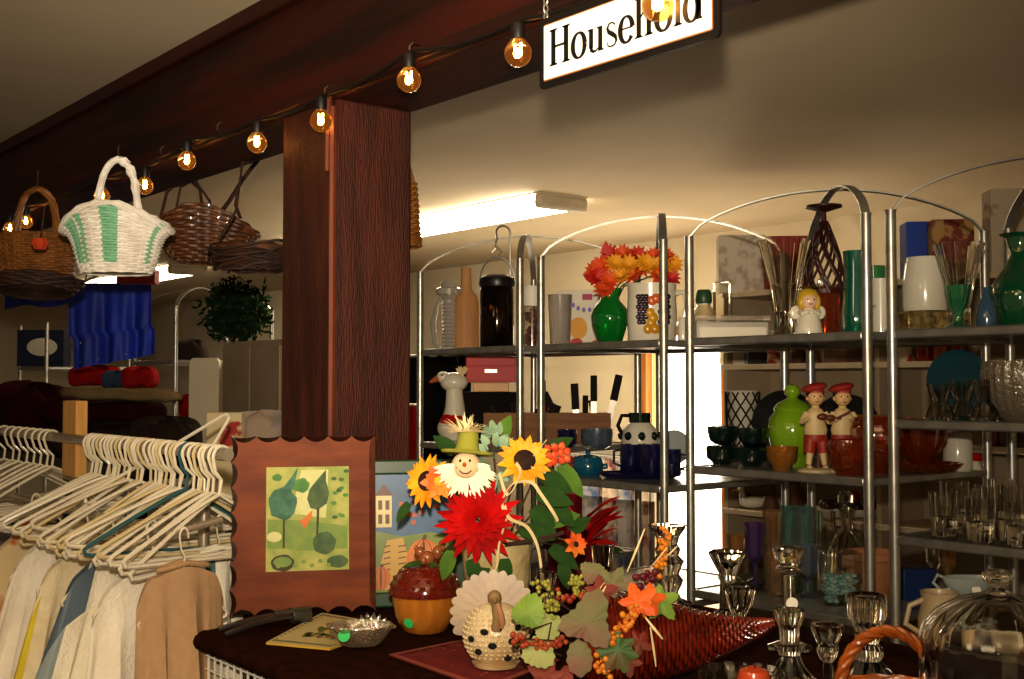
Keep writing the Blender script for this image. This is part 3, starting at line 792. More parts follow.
# ---------------------------------------------------------------- green framed harvest picture
a2 = atz(379, 612, TZ); b2 = atz(441, 607, TZ); ang2 = ang - .02; w2 = 74 * s * 1.05; h2 = 151 * s
a2 = a + pu * (fw - .030) - pn * .036
t = thing('framed_picture', 'green framed harvest picture of pumpkins and a house behind the acorn jar', 'picture', a2 + Vector((0, 0, .002)), ang2); t.rotation_euler = (-.07, 0, ang2)
w2 = fw * .78
grf = mat('dark_green_painted_wood', '2c4a2c', .4, col2='223a22', nscale=8, coat=.2)
mb = MB(); b_ = .030
mb.box((w2 / 2, 0, b_ / 2), (w2, .016, b_)); mb.box((w2 / 2, 0, h2 - b_ / 2), (w2, .016, b_)); mb.box((b_ / 2, 0, h2 / 2), (b_, .016, h2 - 2 * b_)); mb.box((w2 - b_ / 2, 0, h2 / 2), (b_, .016, h2 - 2 * b_))
mb.build('frame', grf, t, bevel=.004)
c2 = [mat('dusk_blue_paint', '4a6a8a', .4, col2='3b5674', nscale=12, coat=.6), mat('hill_green_paint', '7c8a3e', .4, col2='667534', nscale=10, coat=.6), mat('pumpkin_paint', 'd07a2a', .4, col2='b8611d', nscale=14, coat=.6),
      mat('wheat_paint', 'c9a04a', .4, coat=.6), mat('cream_house_paint', 'd8c48a', .4, coat=.6), mat('brown_line_paint', '5c3414', .4), mat('rust_leaf_paint', 'b5562a', .4)]
mb = MB(); Y = [-.003]; ox, oz, pw, ph = b_, b_, w2 - 2 * b_, h2 - 2 * b_
art(0, [(0, .4), (1, .4), (1, 1), (0, 1)]); art(1, [(0, 0), (1, 0), (1, .46), (.7, .5), (.35, .47), (0, .52)])
art(4, [(.02, .55), (.22, .55), (.22, .82), (.02, .82)]); art(5, [(.0, .82), (.24, .82), (.12, .92)])
for x in (.05, .14):
    for y in (.58, .7): art(5, [(x, y), (x + .05, y), (x + .05, y + .08), (x, y + .08)])
art(3, [(.1, .02), (.42, .02), (.46, .2), (.36, .46), (.16, .44), (.06, .2)])
for k in range(7): art(5, [(.12, .08 + .05 * k), (.2, .09 + .05 * k), (.2, .1 + .05 * k), (.12, .09 + .05 * k)]); art(5, [(.3, .08 + .05 * k), (.4, .09 + .05 * k), (.4, .1 + .05 * k), (.3, .09 + .05 * k)])
for cx, cy, r in ((.62, .26, .22), (.08, .12, .12), (.8, .12, .18)):
    art(2, blob(cx, cy, r, r * .85)); art(5, blob(cx, cy, r * .55, r * .85)); art(2, blob(cx, cy, r * .5, r * .83)); art(5, blob(cx, cy, r * .1, r * .84)); art(5, [(cx - .02, cy + r * .8), (cx + .03, cy + r * .8), (cx + .04, cy + r), (cx, cy + r)])
for k in range(11): art(6, blob(.32 + .6 * random.random(), .56 + .4 * random.random(), .035, .022, 8, wob=.2))
mb.build('picture', c2, t, smooth=0)

# ---------------------------------------------------------------- small flat things on the cloth
p, s = tb(262, 628); p2, _ = tb(222, 632)
t = thing('metal_clip', 'grey metal clip with two long jaws lying in front of the scalloped picture', 'clip', p + Vector((0, 0, .001)), CAMROT)
pew = mat('dull_pewter', '6e6a64', .35, metal=.85, col2='5a5650', nscale=12)
L = L_of(262, 628, s)
for (x0, y0, d0), (x1, y1, d1) in ((((224), 636, 0), (290, 618, 22)), ((237, 638, -14), (292, 622, 10))):
    A_, B_ = Vector(((x0 - 262) * s, (-22 if d0 == 0 else -46) * s, 3 * s)), Vector(((x1 - 262) * s, d1 * s + 8 * s, 9 * s)); u = (B_ - A_)
    MB().ribbon([A_.lerp(B_, i / 10) + Vector((0, 0, (2.5 * math.sin(PI * i / 10)) * s)) for i in range(11)], [(5 + 9 * i / 10) * s for i in range(11)], 3.4 * s, u.cross(Vector((0, 0, 1)))).build('jaw', pew, t, bevel=.0008)
MB().cyl(Vector((27, 12, 9)) * s, Vector((44, 22, 9)) * s, 8 * s, n=20).build('hinge', pew, t, bevel=.001)
MB().box(Vector((20, 8, 14)) * s, (20 * s, 5 * s, 3 * s), .5).build('lever', pew, t)

p, s = tb(332, 634)
t = thing('printed_tile', 'flat cream printed card with floral middle and dotted border lying on the cloth', 'card', p + Vector((0, 0, .0008)), CAMROT)
c3 = [mat('cream_card', 'd8c68e', .6), mat('yellow_card_edge', 'c9a13a', .6), mat('black_print', '3a3024', .6), mat('rust_print', 'a8562c', .6), mat('green_print', '6b7a3c', .6)]
Ls = [tb(266, 645)[0], tb(330, 651)[0], tb(396, 628)[0], tb(322, 615)[0]]
Ls = [Matrix.Rotation(-CAMROT, 3, 'Z') @ (q - p) for q in Ls]
def bil(u, v, z): 
    q = Ls[0].lerp(Ls[1], u).lerp(Ls[3].lerp(Ls[2], u), v); return Vector((q.x, q.y, z))
mb = MB(); mb.mi = 1
c_ = [bil(0, 0, 0), bil(1, 0, 0), bil(1, 1, 0), bil(0, 1, 0)]; d_ = [q + Vector((0, 0, .004)) for q in c_]
mb.add(c_ + d_, [(3, 2, 1, 0), (0, 1, 5, 4), (1, 2, 6, 5), (2, 3, 7, 6), (3, 0, 4, 7)]); mb.mi = 0
mb.add([bil(0, 0, .004), bil(1, 0, .004), bil(1, 1, .004), bil(0, 1, .004)], [(0, 1, 2, 3)])
def dab(k, u, v, r, rv=None):
    rv = rv or r; mb.mi = k; mb.add([bil(u + r * math.cos(q), v + rv * math.sin(q), .0043 + .0001 * k) for q in [2 * PI * i / 8 for i in range(8)]], [tuple(range(8))])
for i in range(22):
    for v in (.07, .93): dab(2, .06 + i * .042, v, .014, .025)
for i in range(12):
    for u in (.05, .95): dab(2, u, .12 + i * .07, .012, .022)
rnd = random.Random(4)
for i in range(46): dab(3 if i % 3 == 0 else 4, .3 + .5 * rnd.random(), .25 + .5 * rnd.random(), .03 + .02 * rnd.random(), .04)
mb.build('card', c3, t, smooth=0)

p, s = tb(360, 648)
t = thing('glass_dish', 'small cut glass dish with a green price sticker lying on the printed card', 'dish', p + Vector((0, 0, .006)), CAMROT)
smoke = thin('smoky_cut_glass', 'e4ddcc', .14, .8, .08, body=.12, bump=.6, bscale=90)
MB().lathe([(0, 0), (18, 0), (20, 2), (33, 19), (32, 20.5), (30, 18.5), (17, 4), (0, 3.5)], 48, flute=(12, .06), sq=(1, .75)).build('bowl', smoke, t, sc=s)
mb = MB()
for k in range(9):
    a = .6 + k * .28; mb.petal((9, 8, 6), (math.cos(a), .3, math.sin(a) * .9), (0, -1, .2), 24, 9, .1)
mb.build('leaf_relief', smoke, t, sc=s)
MB().lathe([(0, 0), (6, 0), (6, .4), (0, .4)], 16).build('price_sticker', mat('green_sticker', '35c46a', .6, emit='35c46a', es=.05), t, Vector((-13, -21, 13)) * s, sc=s, R=(PI / 2 - .4, 0, -.1))

# ---------------------------------------------------------------- acorn jar
p, s = tb(425, 632)
t = thing('acorn_jar', 'glazed acorn shaped cookie jar with red brown lid and green sticker', 'jar', p, CAMROT)
ochre = mat('ochre_glaze', 'b8752a', .15, col2='a05f1c', nscale=6, stretch=(9, 9, .7), coat=.8)
acr = mat('dark_red_brown_glaze', '6b1c0c', .12, col2='4a1007', nscale=12, coat=.9)
MB().lathe([(0, 0), (17, 0), (22, 3), (30, 17), (33, 32), (33, 40), (31, 41), (29, 39), (0, 39)], 40).build('jar_body', ochre, t, sc=s)
lid = MB(); 
def lp(q): return 35.5 * math.cos(q) ** .75, 38 + 29 * math.sin(q)
prof = [(31, 37)] + [lp(PI / 2 * i / 10) for i in range(10)] + [(5, 68), (0, 68.5)]
lid.lathe(prof, 44, flute=(22, .012))
for r_ in range(5):
    q = .10 + r_ * .25; rr, zz = lp(q); rr -= 1.2; nn = int(26 - r_ * 4)
    for k in range(nn):
        an = 2 * PI * (k + .5 * (r_ % 2)) / nn
        lid.ell((rr * math.cos(an), rr * math.sin(an), zz), (3.2, 3.2, 2.2), 7, 5)
lo = lid.build('lid', acr, t, sc=s)
sq_ = MB(); sqb = mat('tan_squirrel_glaze', '9a5c34', .2, col2='7c4423', nscale=20, coat=.6)
sq_.ell((2, -2, 74), (8, 6, 7)); sq_.ell((-5, -3, 80), (5.5, 5, 5)); sq_.ell((12, 0, 79), (5, 4.5, 7)); sq_.ell((17, 0, 86), (4, 3.5, 6)); sq_.ell((-9, -4, 84), (2.2, 2, 3)); sq_.ell((-3, -1, 85), (1.6, 1.4, 3)); sq_.ell((-1, -7, 72), (3, 3, 4))
sq_.build('squirrel_knob', sqb, lo, sc=s)
lf = MB()
for an, l_ in ((2.7, 20), (2.2, 15), (3.3, 14), (.3, 12)): lf.petal((4 * math.cos(an), -6, 69), (math.cos(an), -.35, .05 if an > 1 else -.3), (0, -.5, 1), l_, 9, -.3, cup=.1)
lf.build('leaf', mat('green_glaze', '3c5a24', .2, col2='2c4719', coat=.7), lo, sc=s)
MB().lathe([(0, 0), (5.2, 0), (5.2, .4), (0, .4)], 16).build('price_sticker', mat('green_sticker'), t, Vector((-14, -26.5, 14)) * s, sc=s, R=(PI / 2 + .35, 0, -.5))

# ---------------------------------------------------------------- red napkin, turkey
p, s = tb(470, 660)
t = thing('red_napkin', 'red fringed napkin with gold print spread under the turkey', 'napkin', p + Vector((0, 0, .001)), CAMROT)
Ls = [Matrix.Rotation(-CAMROT, 3, 'Z') @ (q - p) for q in (tb(388, 657)[0], tb(486, 692)[0], tb(560, 662)[0], tb(462, 642)[0])]
redc = mat('dull_red_cloth', '7c1812', .9, col2='68120d', nscale=30, bump=.2, bscale=300); goldp = mat('gold_print', 'b5762c', .7); fringe = mat('pink_fringe', '9a4a3c', .9)
mb = MB(); mb.grid(lambda u, v: bil(u, v, .001 + .0012 * math.sin(u * 12) * math.sin(v * 9) ** 2), 20, 12)
for (u0, v0, u1, v1) in ((0, 0, 1, .07), (0, .93, 1, 1), (0, .07, .045, .93), (.955, .07, 1, .93)):
    mb.mi = 2; mb.add([bil(u0, v0, .0034), bil(u1, v0, .0034), bil(u1, v1, .0034), bil(u0, v1, .0034)], [(0, 1, 2, 3)])
for i in range(26):
    u, v = .1 + .8 * rnd.random(), .15 + .7 * rnd.random(); mb.mi = 1; a = rnd.random() * 6; d = .04
    mb.add([bil(u, v, .0038), bil(u + d * math.cos(a), v + d * math.sin(a), .0038), bil(u + .012 * math.sin(a), v - .03 * math.cos(a), .0038)], [(0, 1, 2)])
mb.build('napkin_cloth', [redc, goldp, fringe], t, smooth=0)

p, s = tb(493, 664, TZ + .0045)
p.z = TZ + .005
t = thing('ceramic_turkey', 'cream ceramic turkey lantern with pierced body and scalloped fan tail', 'figurine', p, CAMROT)
tk = mat('cream_crackle_glaze', 'd8c6a0', .25, col2='bda072', nscale=14, coat=.6, bump=.15, bscale=120)
tkt = mat('pale_pink_cream_glaze', '94784f', .4, col2='6b5030', nscale=16, lo=.4, hi=.75, coat=.2)
hole_dark = mat('hole_shade_black', '0c0806', .9)  # solid dark spots on the body stand in for shade inside openings
body = MB(); body.ell((3, -6, 31), (32, 28, 32), 32, 22); body.lathe([(0, 0), (22, 0), (24, 4), (0, 6)], 28, (3, -6, 0))
for j in range(11):
    q = -.7 + j * .16; nn = int(30 * math.cos(q)) + 3
    for k in range(nn):
        an = 2 * PI * (k + .5 * (j % 2)) / nn; body.ell((3 + 32 * math.cos(q) * math.cos(an), -6 + 28 * math.cos(q) * math.sin(an), 31 + 32 * math.sin(q)), (2.1, 2.1, 1.5), 6, 4)
bo = body.build('body', tk, t, sc=s)
hl = None
for (x, y) in ((-11, 38), (2, 41), (-3, 25), (16, 29), (12, 12), (-17, 18), (-24, 30), (22, 41), (26, 18)):
    dx, dz = x / 33, (y - 31) / 33; dy = -math.sqrt(max(0, 1 - dx * dx - dz * dz)); c = Vector((3 + 33 * dx, -6 + 29.5 * dy, 31 + 33 * dz))
    MB().ell((0, 0, 0), (4.4, 1.6, 3.2), 12, 6, Matrix.Rotation(math.atan2(dx, -dy), 3, 'Z')).build('dark_hole_spot', hole_dark, bo, c * s, sc=s)
for lay, (R0, yy, nn, z0) in enumerate(((40, 8, 17, 48), (31, 2, 14, 50))):
    tl = MB(); poly = []
    for k in range(nn):
        a = -.55 + (PI + 1.1) * (k + .5) / nn; da = (PI + 1.1) / nn
        for q in range(7):
            b_ = a - da / 2 + da * q / 6; poly.append(((R0 + 4 * math.sin(PI * q / 6)) * math.cos(b_), (R0 + 4 * math.sin(PI * q / 6)) * math.sin(b_)))
        tl.ribbon([Vector((r_ * math.cos(a), -4.6, r_ * math.sin(a))) for r_ in (8, R0 * .5, R0)], [2, 5, 6.5], 2, (-math.sin(a), 0, math.cos(a)))
    tl.prism(poly, 7); tl.build('fan_tail', tkt, t, Vector((0, yy, z0)) * s, sc=s, R=(-.15, 0, 0))
hd = MB(); hd.tube([(4, -30, 40), (5, -34, 52), (4, -34, 62), (3, -33, 70)], [6, 5, 5, 5.5], 10); hd.ell((2, -34, 72), (7, 8, 7)); hd.tube([(2, -40, 72), (3, -46, 69)], [3, .8], 8)
hd.build('head', tkt, t, sc=s)
MB().tube([(5, -42, 68), (8, -42, 58), (10, -39, 48), (9, -38, 43)], [2, 3, 3, 1.6], 8).build('wattle', mat('rosy_tan_glaze', 'b98560', .25, coat=.6), t, sc=s)
# ---------------------------------------------------------------- harvest flower arrangement
yelp = mat('sunflower_petal', 'e8a814', .6, col2='d98c0e', nscale=20)
dkc = mat('sunflower_centre', '3a1e0a', .9, col2='22110a', nscale=60, bump=.6, bscale=300)
redp = mat('scarlet_petal', 'b80a08', .75, col2='8c0606', nscale=14, spec=.12)
orp = mat('orange_red_petal', 'd8481a', .6, col2='e0892c', nscale=10)
straw = mat('pale_raffia', 'dcc89a', .7, col2='cbb27d', nscale=20)
pod, ps = tb(497, 628)
PX, PY = 497, 628
L = L_of(PX, PY, ps)
t = thing('flower_arrangement', 'cream pot of sunflowers and a big scarlet flower with a scarecrow doll', 'flower arrangement', pod, CAMROT)
potm = mat('cream_crackle_pot', 'c9b78a', .5, col2='b09a68', nscale=18, bump=.4, bscale=60)
MB().lathe([(0, 0), (27, 0), (29, 3), (36, 88), (38, 94), (35, 95), (33, 88), (0, 84)], 36).build('pot', potm, t, sc=ps)
MB().lathe([(0, 80), (33, 84), (33, 86), (0, 88)], 24).build('moss', mat('brown_moss', '4a3a20', .9, bump=.5, bscale=80), t, sc=ps)
def orient(n_, roll=0):                     # local z -> n_
    return Vector(n_).normalized().to_track_quat('Z', 'Y').to_euler()
def flower(name, pos, nrm, R, n, rings, pm, cm, cr, parent=None, W=.3, curl=.1, scl=None):
    g = random.Random(int(R * 100) + n); mb = MB(); s_ = scl or ps
    for j in range(rings):
        rr = R * (1 - .2 * j)
        for k in range(n):
            a = 2 * PI * (k + .5 * j) / n + g.uniform(-.08, .08); el = .06 + .26 * j + g.uniform(-.09, .14)
            d = Vector((math.cos(a) * math.cos(el), math.sin(a) * math.cos(el), math.sin(el)))
            mb.petal(Vector((math.cos(a), math.sin(a), 0)) * cr * .6 + Vector((0, 0, j * R * .04)), d, Vector((-d.z * math.cos(a), -d.z * math.sin(a), 1)), rr - cr * .4, R * W, -curl + g.uniform(-.06, .08), cup=.12)
    o = mb.build(name, pm, parent or t, pos, sc=s_, R=orient(nrm))
    if cm:
        c = MB(); c.ell((0, 0, R * .05 + rings * R * .03), (cr, cr, cr * .4), 18, 8); c.build('flower_centre', cm, o, sc=s_)
    return o
flower('sunflower', L(431, 478, -46), (-.55, -.8, .2), 25, 15, 2, yelp, dkc, 10, W=.34)
flower('sunflower', L(524, 459, -40), (.12, -.9, .42), 25, 15, 2, yelp, dkc, 11, W=.34)
flower('red_flower', L(480, 514, -58), (-.1, -1, .12), 43, 15, 5, redp, None, 4, W=.23, curl=.2)
flower('orange_flower', L(442, 477, -60), (.25, -1, .1), 17, 6, 2, orp, mat('yellow_flower_centre', 'd8a52c', .8, bump=.4, bscale=200), 5, W=.55)
flower('orange_flower', L(574, 541, -30), (.5, -.8, .3), 13, 7, 2, mat('orange_red_petal'), dkc, 3, W=.5)
# leaves, stems, buds
lfm = mat('dark_green_leaf', '1f3815', .8, col2='2f4d1c', spec=.15, nscale=20); lfm2 = mat('mid_green_leaf', '5c7a28', .75, col2='43631f', spec=.2, nscale=20)
rnd = random.Random(8)
def leafobj(px, py, d, ang, ln, w, m_=None, name='leaf', curl=-.25, tilt=-.5):
    mb = MB(); mb.petal((0, 0, 0), (math.cos(ang), tilt * .5, math.sin(ang)), (0, -1, .4), ln, w, curl, n=7, cup=.14)
    return mb.build(name, m_ or (lfm if rnd.random() < .6 else lfm2), t, L(px, py, d), sc=ps)
for q in ((455, 452, -20, 2.4, 26, 15), (468, 440, -10, 2.0, 24, 13), (538, 470, -20, -.5, 40, 18), (560, 465, -14, -.9, 38, 17), (533, 505, -30, -.9, 36, 20), (520, 525, -40, -.2, 34, 16),
          (454, 545, -50, -1.9, 28, 15), (505, 552, -48, -1.5, 26, 14), (545, 520, -26, .3, 34, 18), (550, 545, -20, -.6, 34, 16), (570, 530, -20, .7, 24, 14), (561, 560, -24, -1.3, 26, 14),
          (412, 500, -36, -2.2, 22, 10), (500, 440, -4, 1.2, 26, 16), (486, 560, -52, -1.7, 28, 16), (472, 552, -54, -1.2, 24, 14), (548, 452, -12, .6, 28, 15), (536, 490, -44, -.2, 36, 20), (552, 500, -36, -.8, 30, 17)): leafobj(*q)
mb = MB()
for a, b in (((497, 545), (431, 478)), ((497, 545), (524, 462)), ((497, 545), (480, 514)), ((500, 545), (470, 455)), ((505, 545), (560, 440)), ((510, 545), (574, 541)), ((505, 545), (563, 500)), ((500, 545), (492, 430))):
    A_, B_ = L(*a, -6), L(*b, -26); mb.tube([A_, A_.lerp(B_, .5) + Vector((0, 0, 12 * ps)), B_], 1.1 * ps, 5)
mb.build('stems', mat('brown_stem', '4a3a1e', .8), t)
# raffia ribbon loops
mb = MB()
for pts in ([(505, 510, -60), (503, 495, -64), (512, 480, -60), (530, 478, -56), (540, 490, -56), (552, 508, -54), (556, 516, -50)], [(505, 500, -62), (510, 512, -64), (526, 520, -60), (536, 538, -56), (540, 560, -54)],
            [(505, 505, -62), (490, 520, -66), (482, 528, -68)], [(507, 512, -60), (500, 535, -66), (498, 556, -66), (492, 572, -60)], [(500, 470, -54), (508, 490, -60), (520, 470, -58), (516, 460, -52)], [(545, 470, -40), (528, 462, -46), (545, 440, -30)]):
    P_ = [L(*q) for q in pts]; n = len(P_); sm = []
    for i in range(n - 1):
        for k in range(5):
            u = k / 5; p0, p1, p2, p3 = P_[max(0, i - 1)], P_[i], P_[i + 1], P_[min(n - 1, i + 2)]
            sm.append(.5 * ((2 * p1) + (p2 - p0) * u + (2 * p0 - 5 * p1 + 4 * p2 - p3) * u * u + (3 * p1 - p0 - 3 * p2 + p3) * u ** 3))
    sm.append(P_[-1]); mb.ribbon(sm, 3.4 * ps, .7 * ps, Vector((.6, -.3, .7)))
mb.build('raffia_ribbon', straw, t)
# coral berries top right, twig
mb = MB()
for i in range(11): mb.ell(L(548 + (i % 4) * 6 + rnd.uniform(-1, 1), 462 - (i // 4) * 7 - (i % 4) * 1.5, -24 + rnd.uniform(-4, 4)), 4.2 * ps, 8, 6)
mb.build('berries', mat('coral_berry', 'd2693c', .25, col2='c23c22', nscale=60, coat=.6), t)
MB().tube([L(505, 540, -40), L(545, 533, -44), L(562, 528, -40)], 2.2 * ps, 6).build('twig', darkw, t)
# pale green hydrangea tuft right of the scarecrow
mb = MB(); rnd2 = random.Random(2)
for i in range(70):
    a, b = rnd2.uniform(0, 6.28), rnd2.uniform(-1, 1); v_ = Vector((math.cos(a) * math.sqrt(1 - b * b), math.sin(a) * math.sqrt(1 - b * b), b))
    mb.petal(Vector((v_.x * 10, v_.y * 10, v_.z * 24)), v_ + Vector((0, 0, .4)), v_.orthogonal(), 12, 9, -.2, 3)
mb.build('pale_green_bloom', mat('pale_sage_petal', '9db494', .7, col2='7f9c7c', nscale=20), t, L(495, 455, -26), sc=ps)
# scarecrow doll
skin = mat('cream_cloth_face', 'e0c4a0', .9, col2='d4b48c', nscale=20)
doll = MB(); doll.ell((0, 0, 0), (14, 12, 13), 20, 14)
do = doll.build('scarecrow', skin, t, L(468, 462, -58), sc=ps)
MB().ell((0, 0, 0), (2, 6, 2), 10, 6, Matrix.Rotation(-.3, 3, 'X')).build('nose', mat('orange_felt', 'd8641e', .8), do, Vector((-1, -13, 1.5)) * ps, sc=ps)
f_ = MB()
for x in (-5, 4): f_.ell((x, -10, 5), (1.3, 1.2, 1.6), 8, 6)
f_.tube([(-6, -10, -4), (-3, -11.5, -6.5), (2, -11.5, -6.8), (6, -9.5, -4)], .55, 5)
f_.build('eyes_and_smile', mat('dark_thread', '1c120c', .8), do, sc=ps)
ch_ = MB()
for x in (-7, 6): ch_.ell((x, -8.8, -1.5), (2.6, 1.2, 2.2), 8, 6)
ch_.build('cheeks', mat('rose_felt', 'd08a6a', .9), do, sc=ps)
hr = MB()
for i in range(44):
    a = -PI * .06 + PI * 1.12 * (i + rnd.uniform(-.3, .3)) / 43; a = PI + a
    r0, r1 = 11, 19 + rnd.uniform(-3, 7)
    hr.petal((r0 * math.cos(a), -5 + rnd.uniform(-3, 3), r0 * math.sin(a) - 1), (math.cos(a), rnd.uniform(-.3, .1), math.sin(a) - .3), (0, -1, .1), r1 - 4, 4, rnd.uniform(-.2, .2), 4)
hr.build('raffia_beard', mat('cream_fringe', 'ece2c8', .8, col2='ddd0b0', nscale=20), do, sc=ps)
ht = MB(); ht.lathe([(0, 8), (24, 8), (25.5, 9.5), (24, 11), (12, 12), (10.5, 18), (9.5, 30), (6, 34), (0, 35)], 28, sq=(1, .9))
ht.build('hat', mat('olive_felt_hat', '8c8a30', .9, col2='a0a040', nscale=14, wave=('BANDS', 'X', 3, .5)), do, Vector((0, 3, 2.5)) * ps, sc=ps, R=(-.12, .08, 0))
hs = MB()
for i in range(46):
    a = rnd.uniform(0, PI) if i < 36 else rnd.uniform(1.2, 1.9)
    hs.petal((rnd.uniform(-6, 6), rnd.uniform(-3, 3), 32), (math.cos(a) * 1.3, rnd.uniform(-.5, .3), math.sin(a) * .45 + .1), (0, -.4, 1), 12 + rnd.uniform(0, 9), 2.2, -.2, 3)
hs.build('straw_tuft', straw, do, sc=ps)

# ---------------------------------------------------------------- cornucopia
cp, cs = tb(640, 684)
KX, KY = 640, 684
L = L_of(KX, KY, cs)
t = thing('cornucopia', 'shiny red brown wicker cornucopia horn spilling berries and leaves', 'cornucopia', cp, CAMROT)
cw = mat('varnished_red_wicker', '7c2410', .22, col2='4f1206', nscale=40, coat=.7)
cwd = mat('dark_wicker_rim', '3d0f06', .3, col2='260803', nscale=30, coat=.4)
cl_ = [((580, 640, -8), 40), ((600, 638, -6), 51), ((630, 637, -2), 51), ((665, 640, 6), 43), ((700, 641, 14), 31), ((735, 639, 22), 19), ((764, 634, 28), 10), ((780, 630, 31), 3.5)]
def horn(phi, q):
    x = q * (len(cl_) - 1); i = min(int(x), len(cl_) - 2); u = x - i
    A_, B_ = Vector(cl_[i][0]), Vector(cl_[i + 1][0]); c = A_.lerp(B_, u); r_ = cl_[i][1] + (cl_[i + 1][1] - cl_[i][1]) * u
    P_ = L(c.x, c.y, c.z); n_ = Vector((0.25, math.cos(phi) * .92, math.sin(phi)))
    nn = Vector((.18, math.cos(phi), math.sin(phi))).normalized()
    return P_ + Vector((0, math.cos(phi), math.sin(phi) * .84)) * r_ * cs, nn
mb = MB()
weave(mb, horn, 54, 0, 1.7 * cs, 1.1 * cs, 22, seg=4); 
mb.build('wicker_horn', cw, t)
mb = MB(); shell(mb, horn, 1.2 * cs, 40, 24); mb.build('lining', cwd, t)
mb = MB()
for o_ in range(3): mb.tube([horn(2 * PI * k / 40, .0 + .012 * o_)[0] + Vector((rnd.uniform(-1, 1) * cs, 0, 0)) for k in range(40)], 3 * cs, 6, closed=True)
for o_ in range(2): mb.tube([horn(-2.0 + .12 * o_ + .25 * math.sin(k * .12), k / 40)[0] * 1.0 + Vector((0, -2.5 * cs, 0)) for k in range(41)], 2.6 * cs, 6)
mb.build('braided_rim', cwd, t)
rb = mat('orange_berry', 'd08a2a', .25, col2='c26a1c', nscale=50, coat=.5); gb = mat('green_yellow_berry', 'a5a048', .3, col2='8c8a38', nscale=50, coat=.4)
pb = mat('wine_berry', '6b1e28', .2, col2='4a1420', nscale=50, coat=.6); mr = mat('red_brown_berry', 'a8502c', .3, col2='8c2c1c', nscale=50, coat=.5)
def spray(pts, r, n, m_, name='berry_spray', spread=6, seed=1):
    g = random.Random(seed); mb = MB(); P_ = [L(*q) for q in pts]
    for i in range(n):
        x = i / n * (len(P_) - 1); k = int(x); c = P_[k].lerp(P_[min(k + 1, len(P_) - 1)], x - k)
        mb.ell(c + Vector((g.uniform(-1, 1), g.uniform(-1, 1), g.uniform(-1, 1))) * spread * cs, r * cs * g.uniform(.8, 1.1), 8, 6)
    return mb.build(name, m_, t)
spray([(596, 648, -52), (610, 630, -54), (622, 612, -50), (636, 600, -44)], 3.2, 60, rb, spread=6, seed=1)
spray([(636, 604, -44), (642, 596, -40)], 3.2, 14, rb, spread=5, seed=2)
spray([(657, 572, -10), (663, 552, -8), (666, 528, -8)], 3, 30, rb, spread=4.5, seed=3)
spray([(640, 582, -14), (652, 575, -12)], 4, 12, pb, spread=7, seed=4)
spray([(512, 628, -50), (540, 634, -50), (562, 632, -48)], 3, 36, mr, spread=4.5, seed=5)
spray([(540, 580, -20), (552, 600, -22), (548, 610, -26)], 2.4, 44, gb, spread=8, seed=6)
spray([(574, 576, -10), (580, 590, -12)], 2.4, 26, gb, spread=6, seed=7)
spray([(560, 592, -20), (585, 596, -22), (600, 600, -30)], 3, 24, mr, spread=6, seed=8)
spray([(606, 660, -54), (596, 652, -54)], 3, 14, rb, spread=5, seed=9)
# fabric leaves with lobes
def lobed(px, py, d_, ang, R, m_, nlobe=5, name='fabric_leaf', bend=.25, face=(0, -1, .25), sharp=.45):
    mb = MB(); n = 60; pts = []
    for i in range(n):
        a = 2 * PI * i / n; rr = R * (1 - sharp * (.5 - .5 * math.cos(nlobe * a)) ** .8) * (1 - .15 * math.cos(a) * -1) * (1 + .05 * math.cos(nlobe * 5 * a))
        pts.append((rr * math.cos(a + ang), rr * math.sin(a + ang)))
    N_ = Vector(face).normalized(); ax = Vector((1, 0, 0)) - N_ * N_.x; ax.normalize(); ay = N_.cross(ax) * -1
    if ay.z < 0: ay = -ay
    vs = [Vector((0, 0, 0))]
    for f in (.35, .7, 1):
        for (x, y) in pts: vs.append(ax * x * f + ay * y * f + N_ * (-bend * (x * x * .5 + y * y) / R * f * f + .07 * R * f * math.cos(nlobe * (math.atan2(y, x) - ang)) + .02 * R * f * math.cos(nlobe * 5 * (math.atan2(y, x) - ang))))
    fs = [(0, 1 + i, 1 + (i + 1) % n) for i in range(n)]
    for k in range(2): fs += [(1 + k * n + i, 1 + (k + 1) * n + i, 1 + (k + 1) * n + (i + 1) % n, 1 + k * n + (i + 1) % n) for i in range(n)]
    mb.add(vs, fs)
    return mb.build(name, m_, t, L(px, py, d_), sc=cs, smooth=60)
sage = mat('grey_green_leaf', '6b6a44', .7, col2='7c5044', nscale=14, lo=.4, hi=.7); orl = mat('orange_leaf', 'd8651a', .6, col2='c24a14', nscale=14); ylf = mat('bright_green_leaf', '7f9a3c', .6, col2='638030', nscale=14)
rul = mat('russet_leaf', '7c2a1c', .7, col2='5c3420', nscale=12); gdl = mat('green_red_leaf', '3c5a2c', .6, col2='6b2c1c', nscale=9, lo=.5, hi=.7); dry = mat('dusty_red_leaf', '8c4434', .7, col2='70302a', nscale=12)
lobed(584, 612, -60, 1.2, 30, sage, 3, sharp=.42); lobed(576, 642, -60, -1.5, 17, sage, 2, sharp=.3)
lobed(632, 594, -48, .6, 20, orl, 5, face=(-.2, -1, .4)); lobed(645, 592, -44, .2, 16, orl, 5, face=(.3, -1, .3)); lobed(657, 595, -36, -.9, 19, ylf, 5, face=(.2, -1, .3))
lobed(613, 637, -60, -2.1, 21, gdl, 7, sharp=.3); lobed(634, 630, -54, -.4, 14, rul, 5, face=(.4, -1, .5)); lobed(622, 648, -57, -1.4, 14, rul, 5)
lobed(556, 672, -52, -.2, 26, dry, 5, face=(-.1, -.8, .7)); lobed(545, 664, -46, 2.5, 20, dry, 5, face=(-.2, -.7, .7))
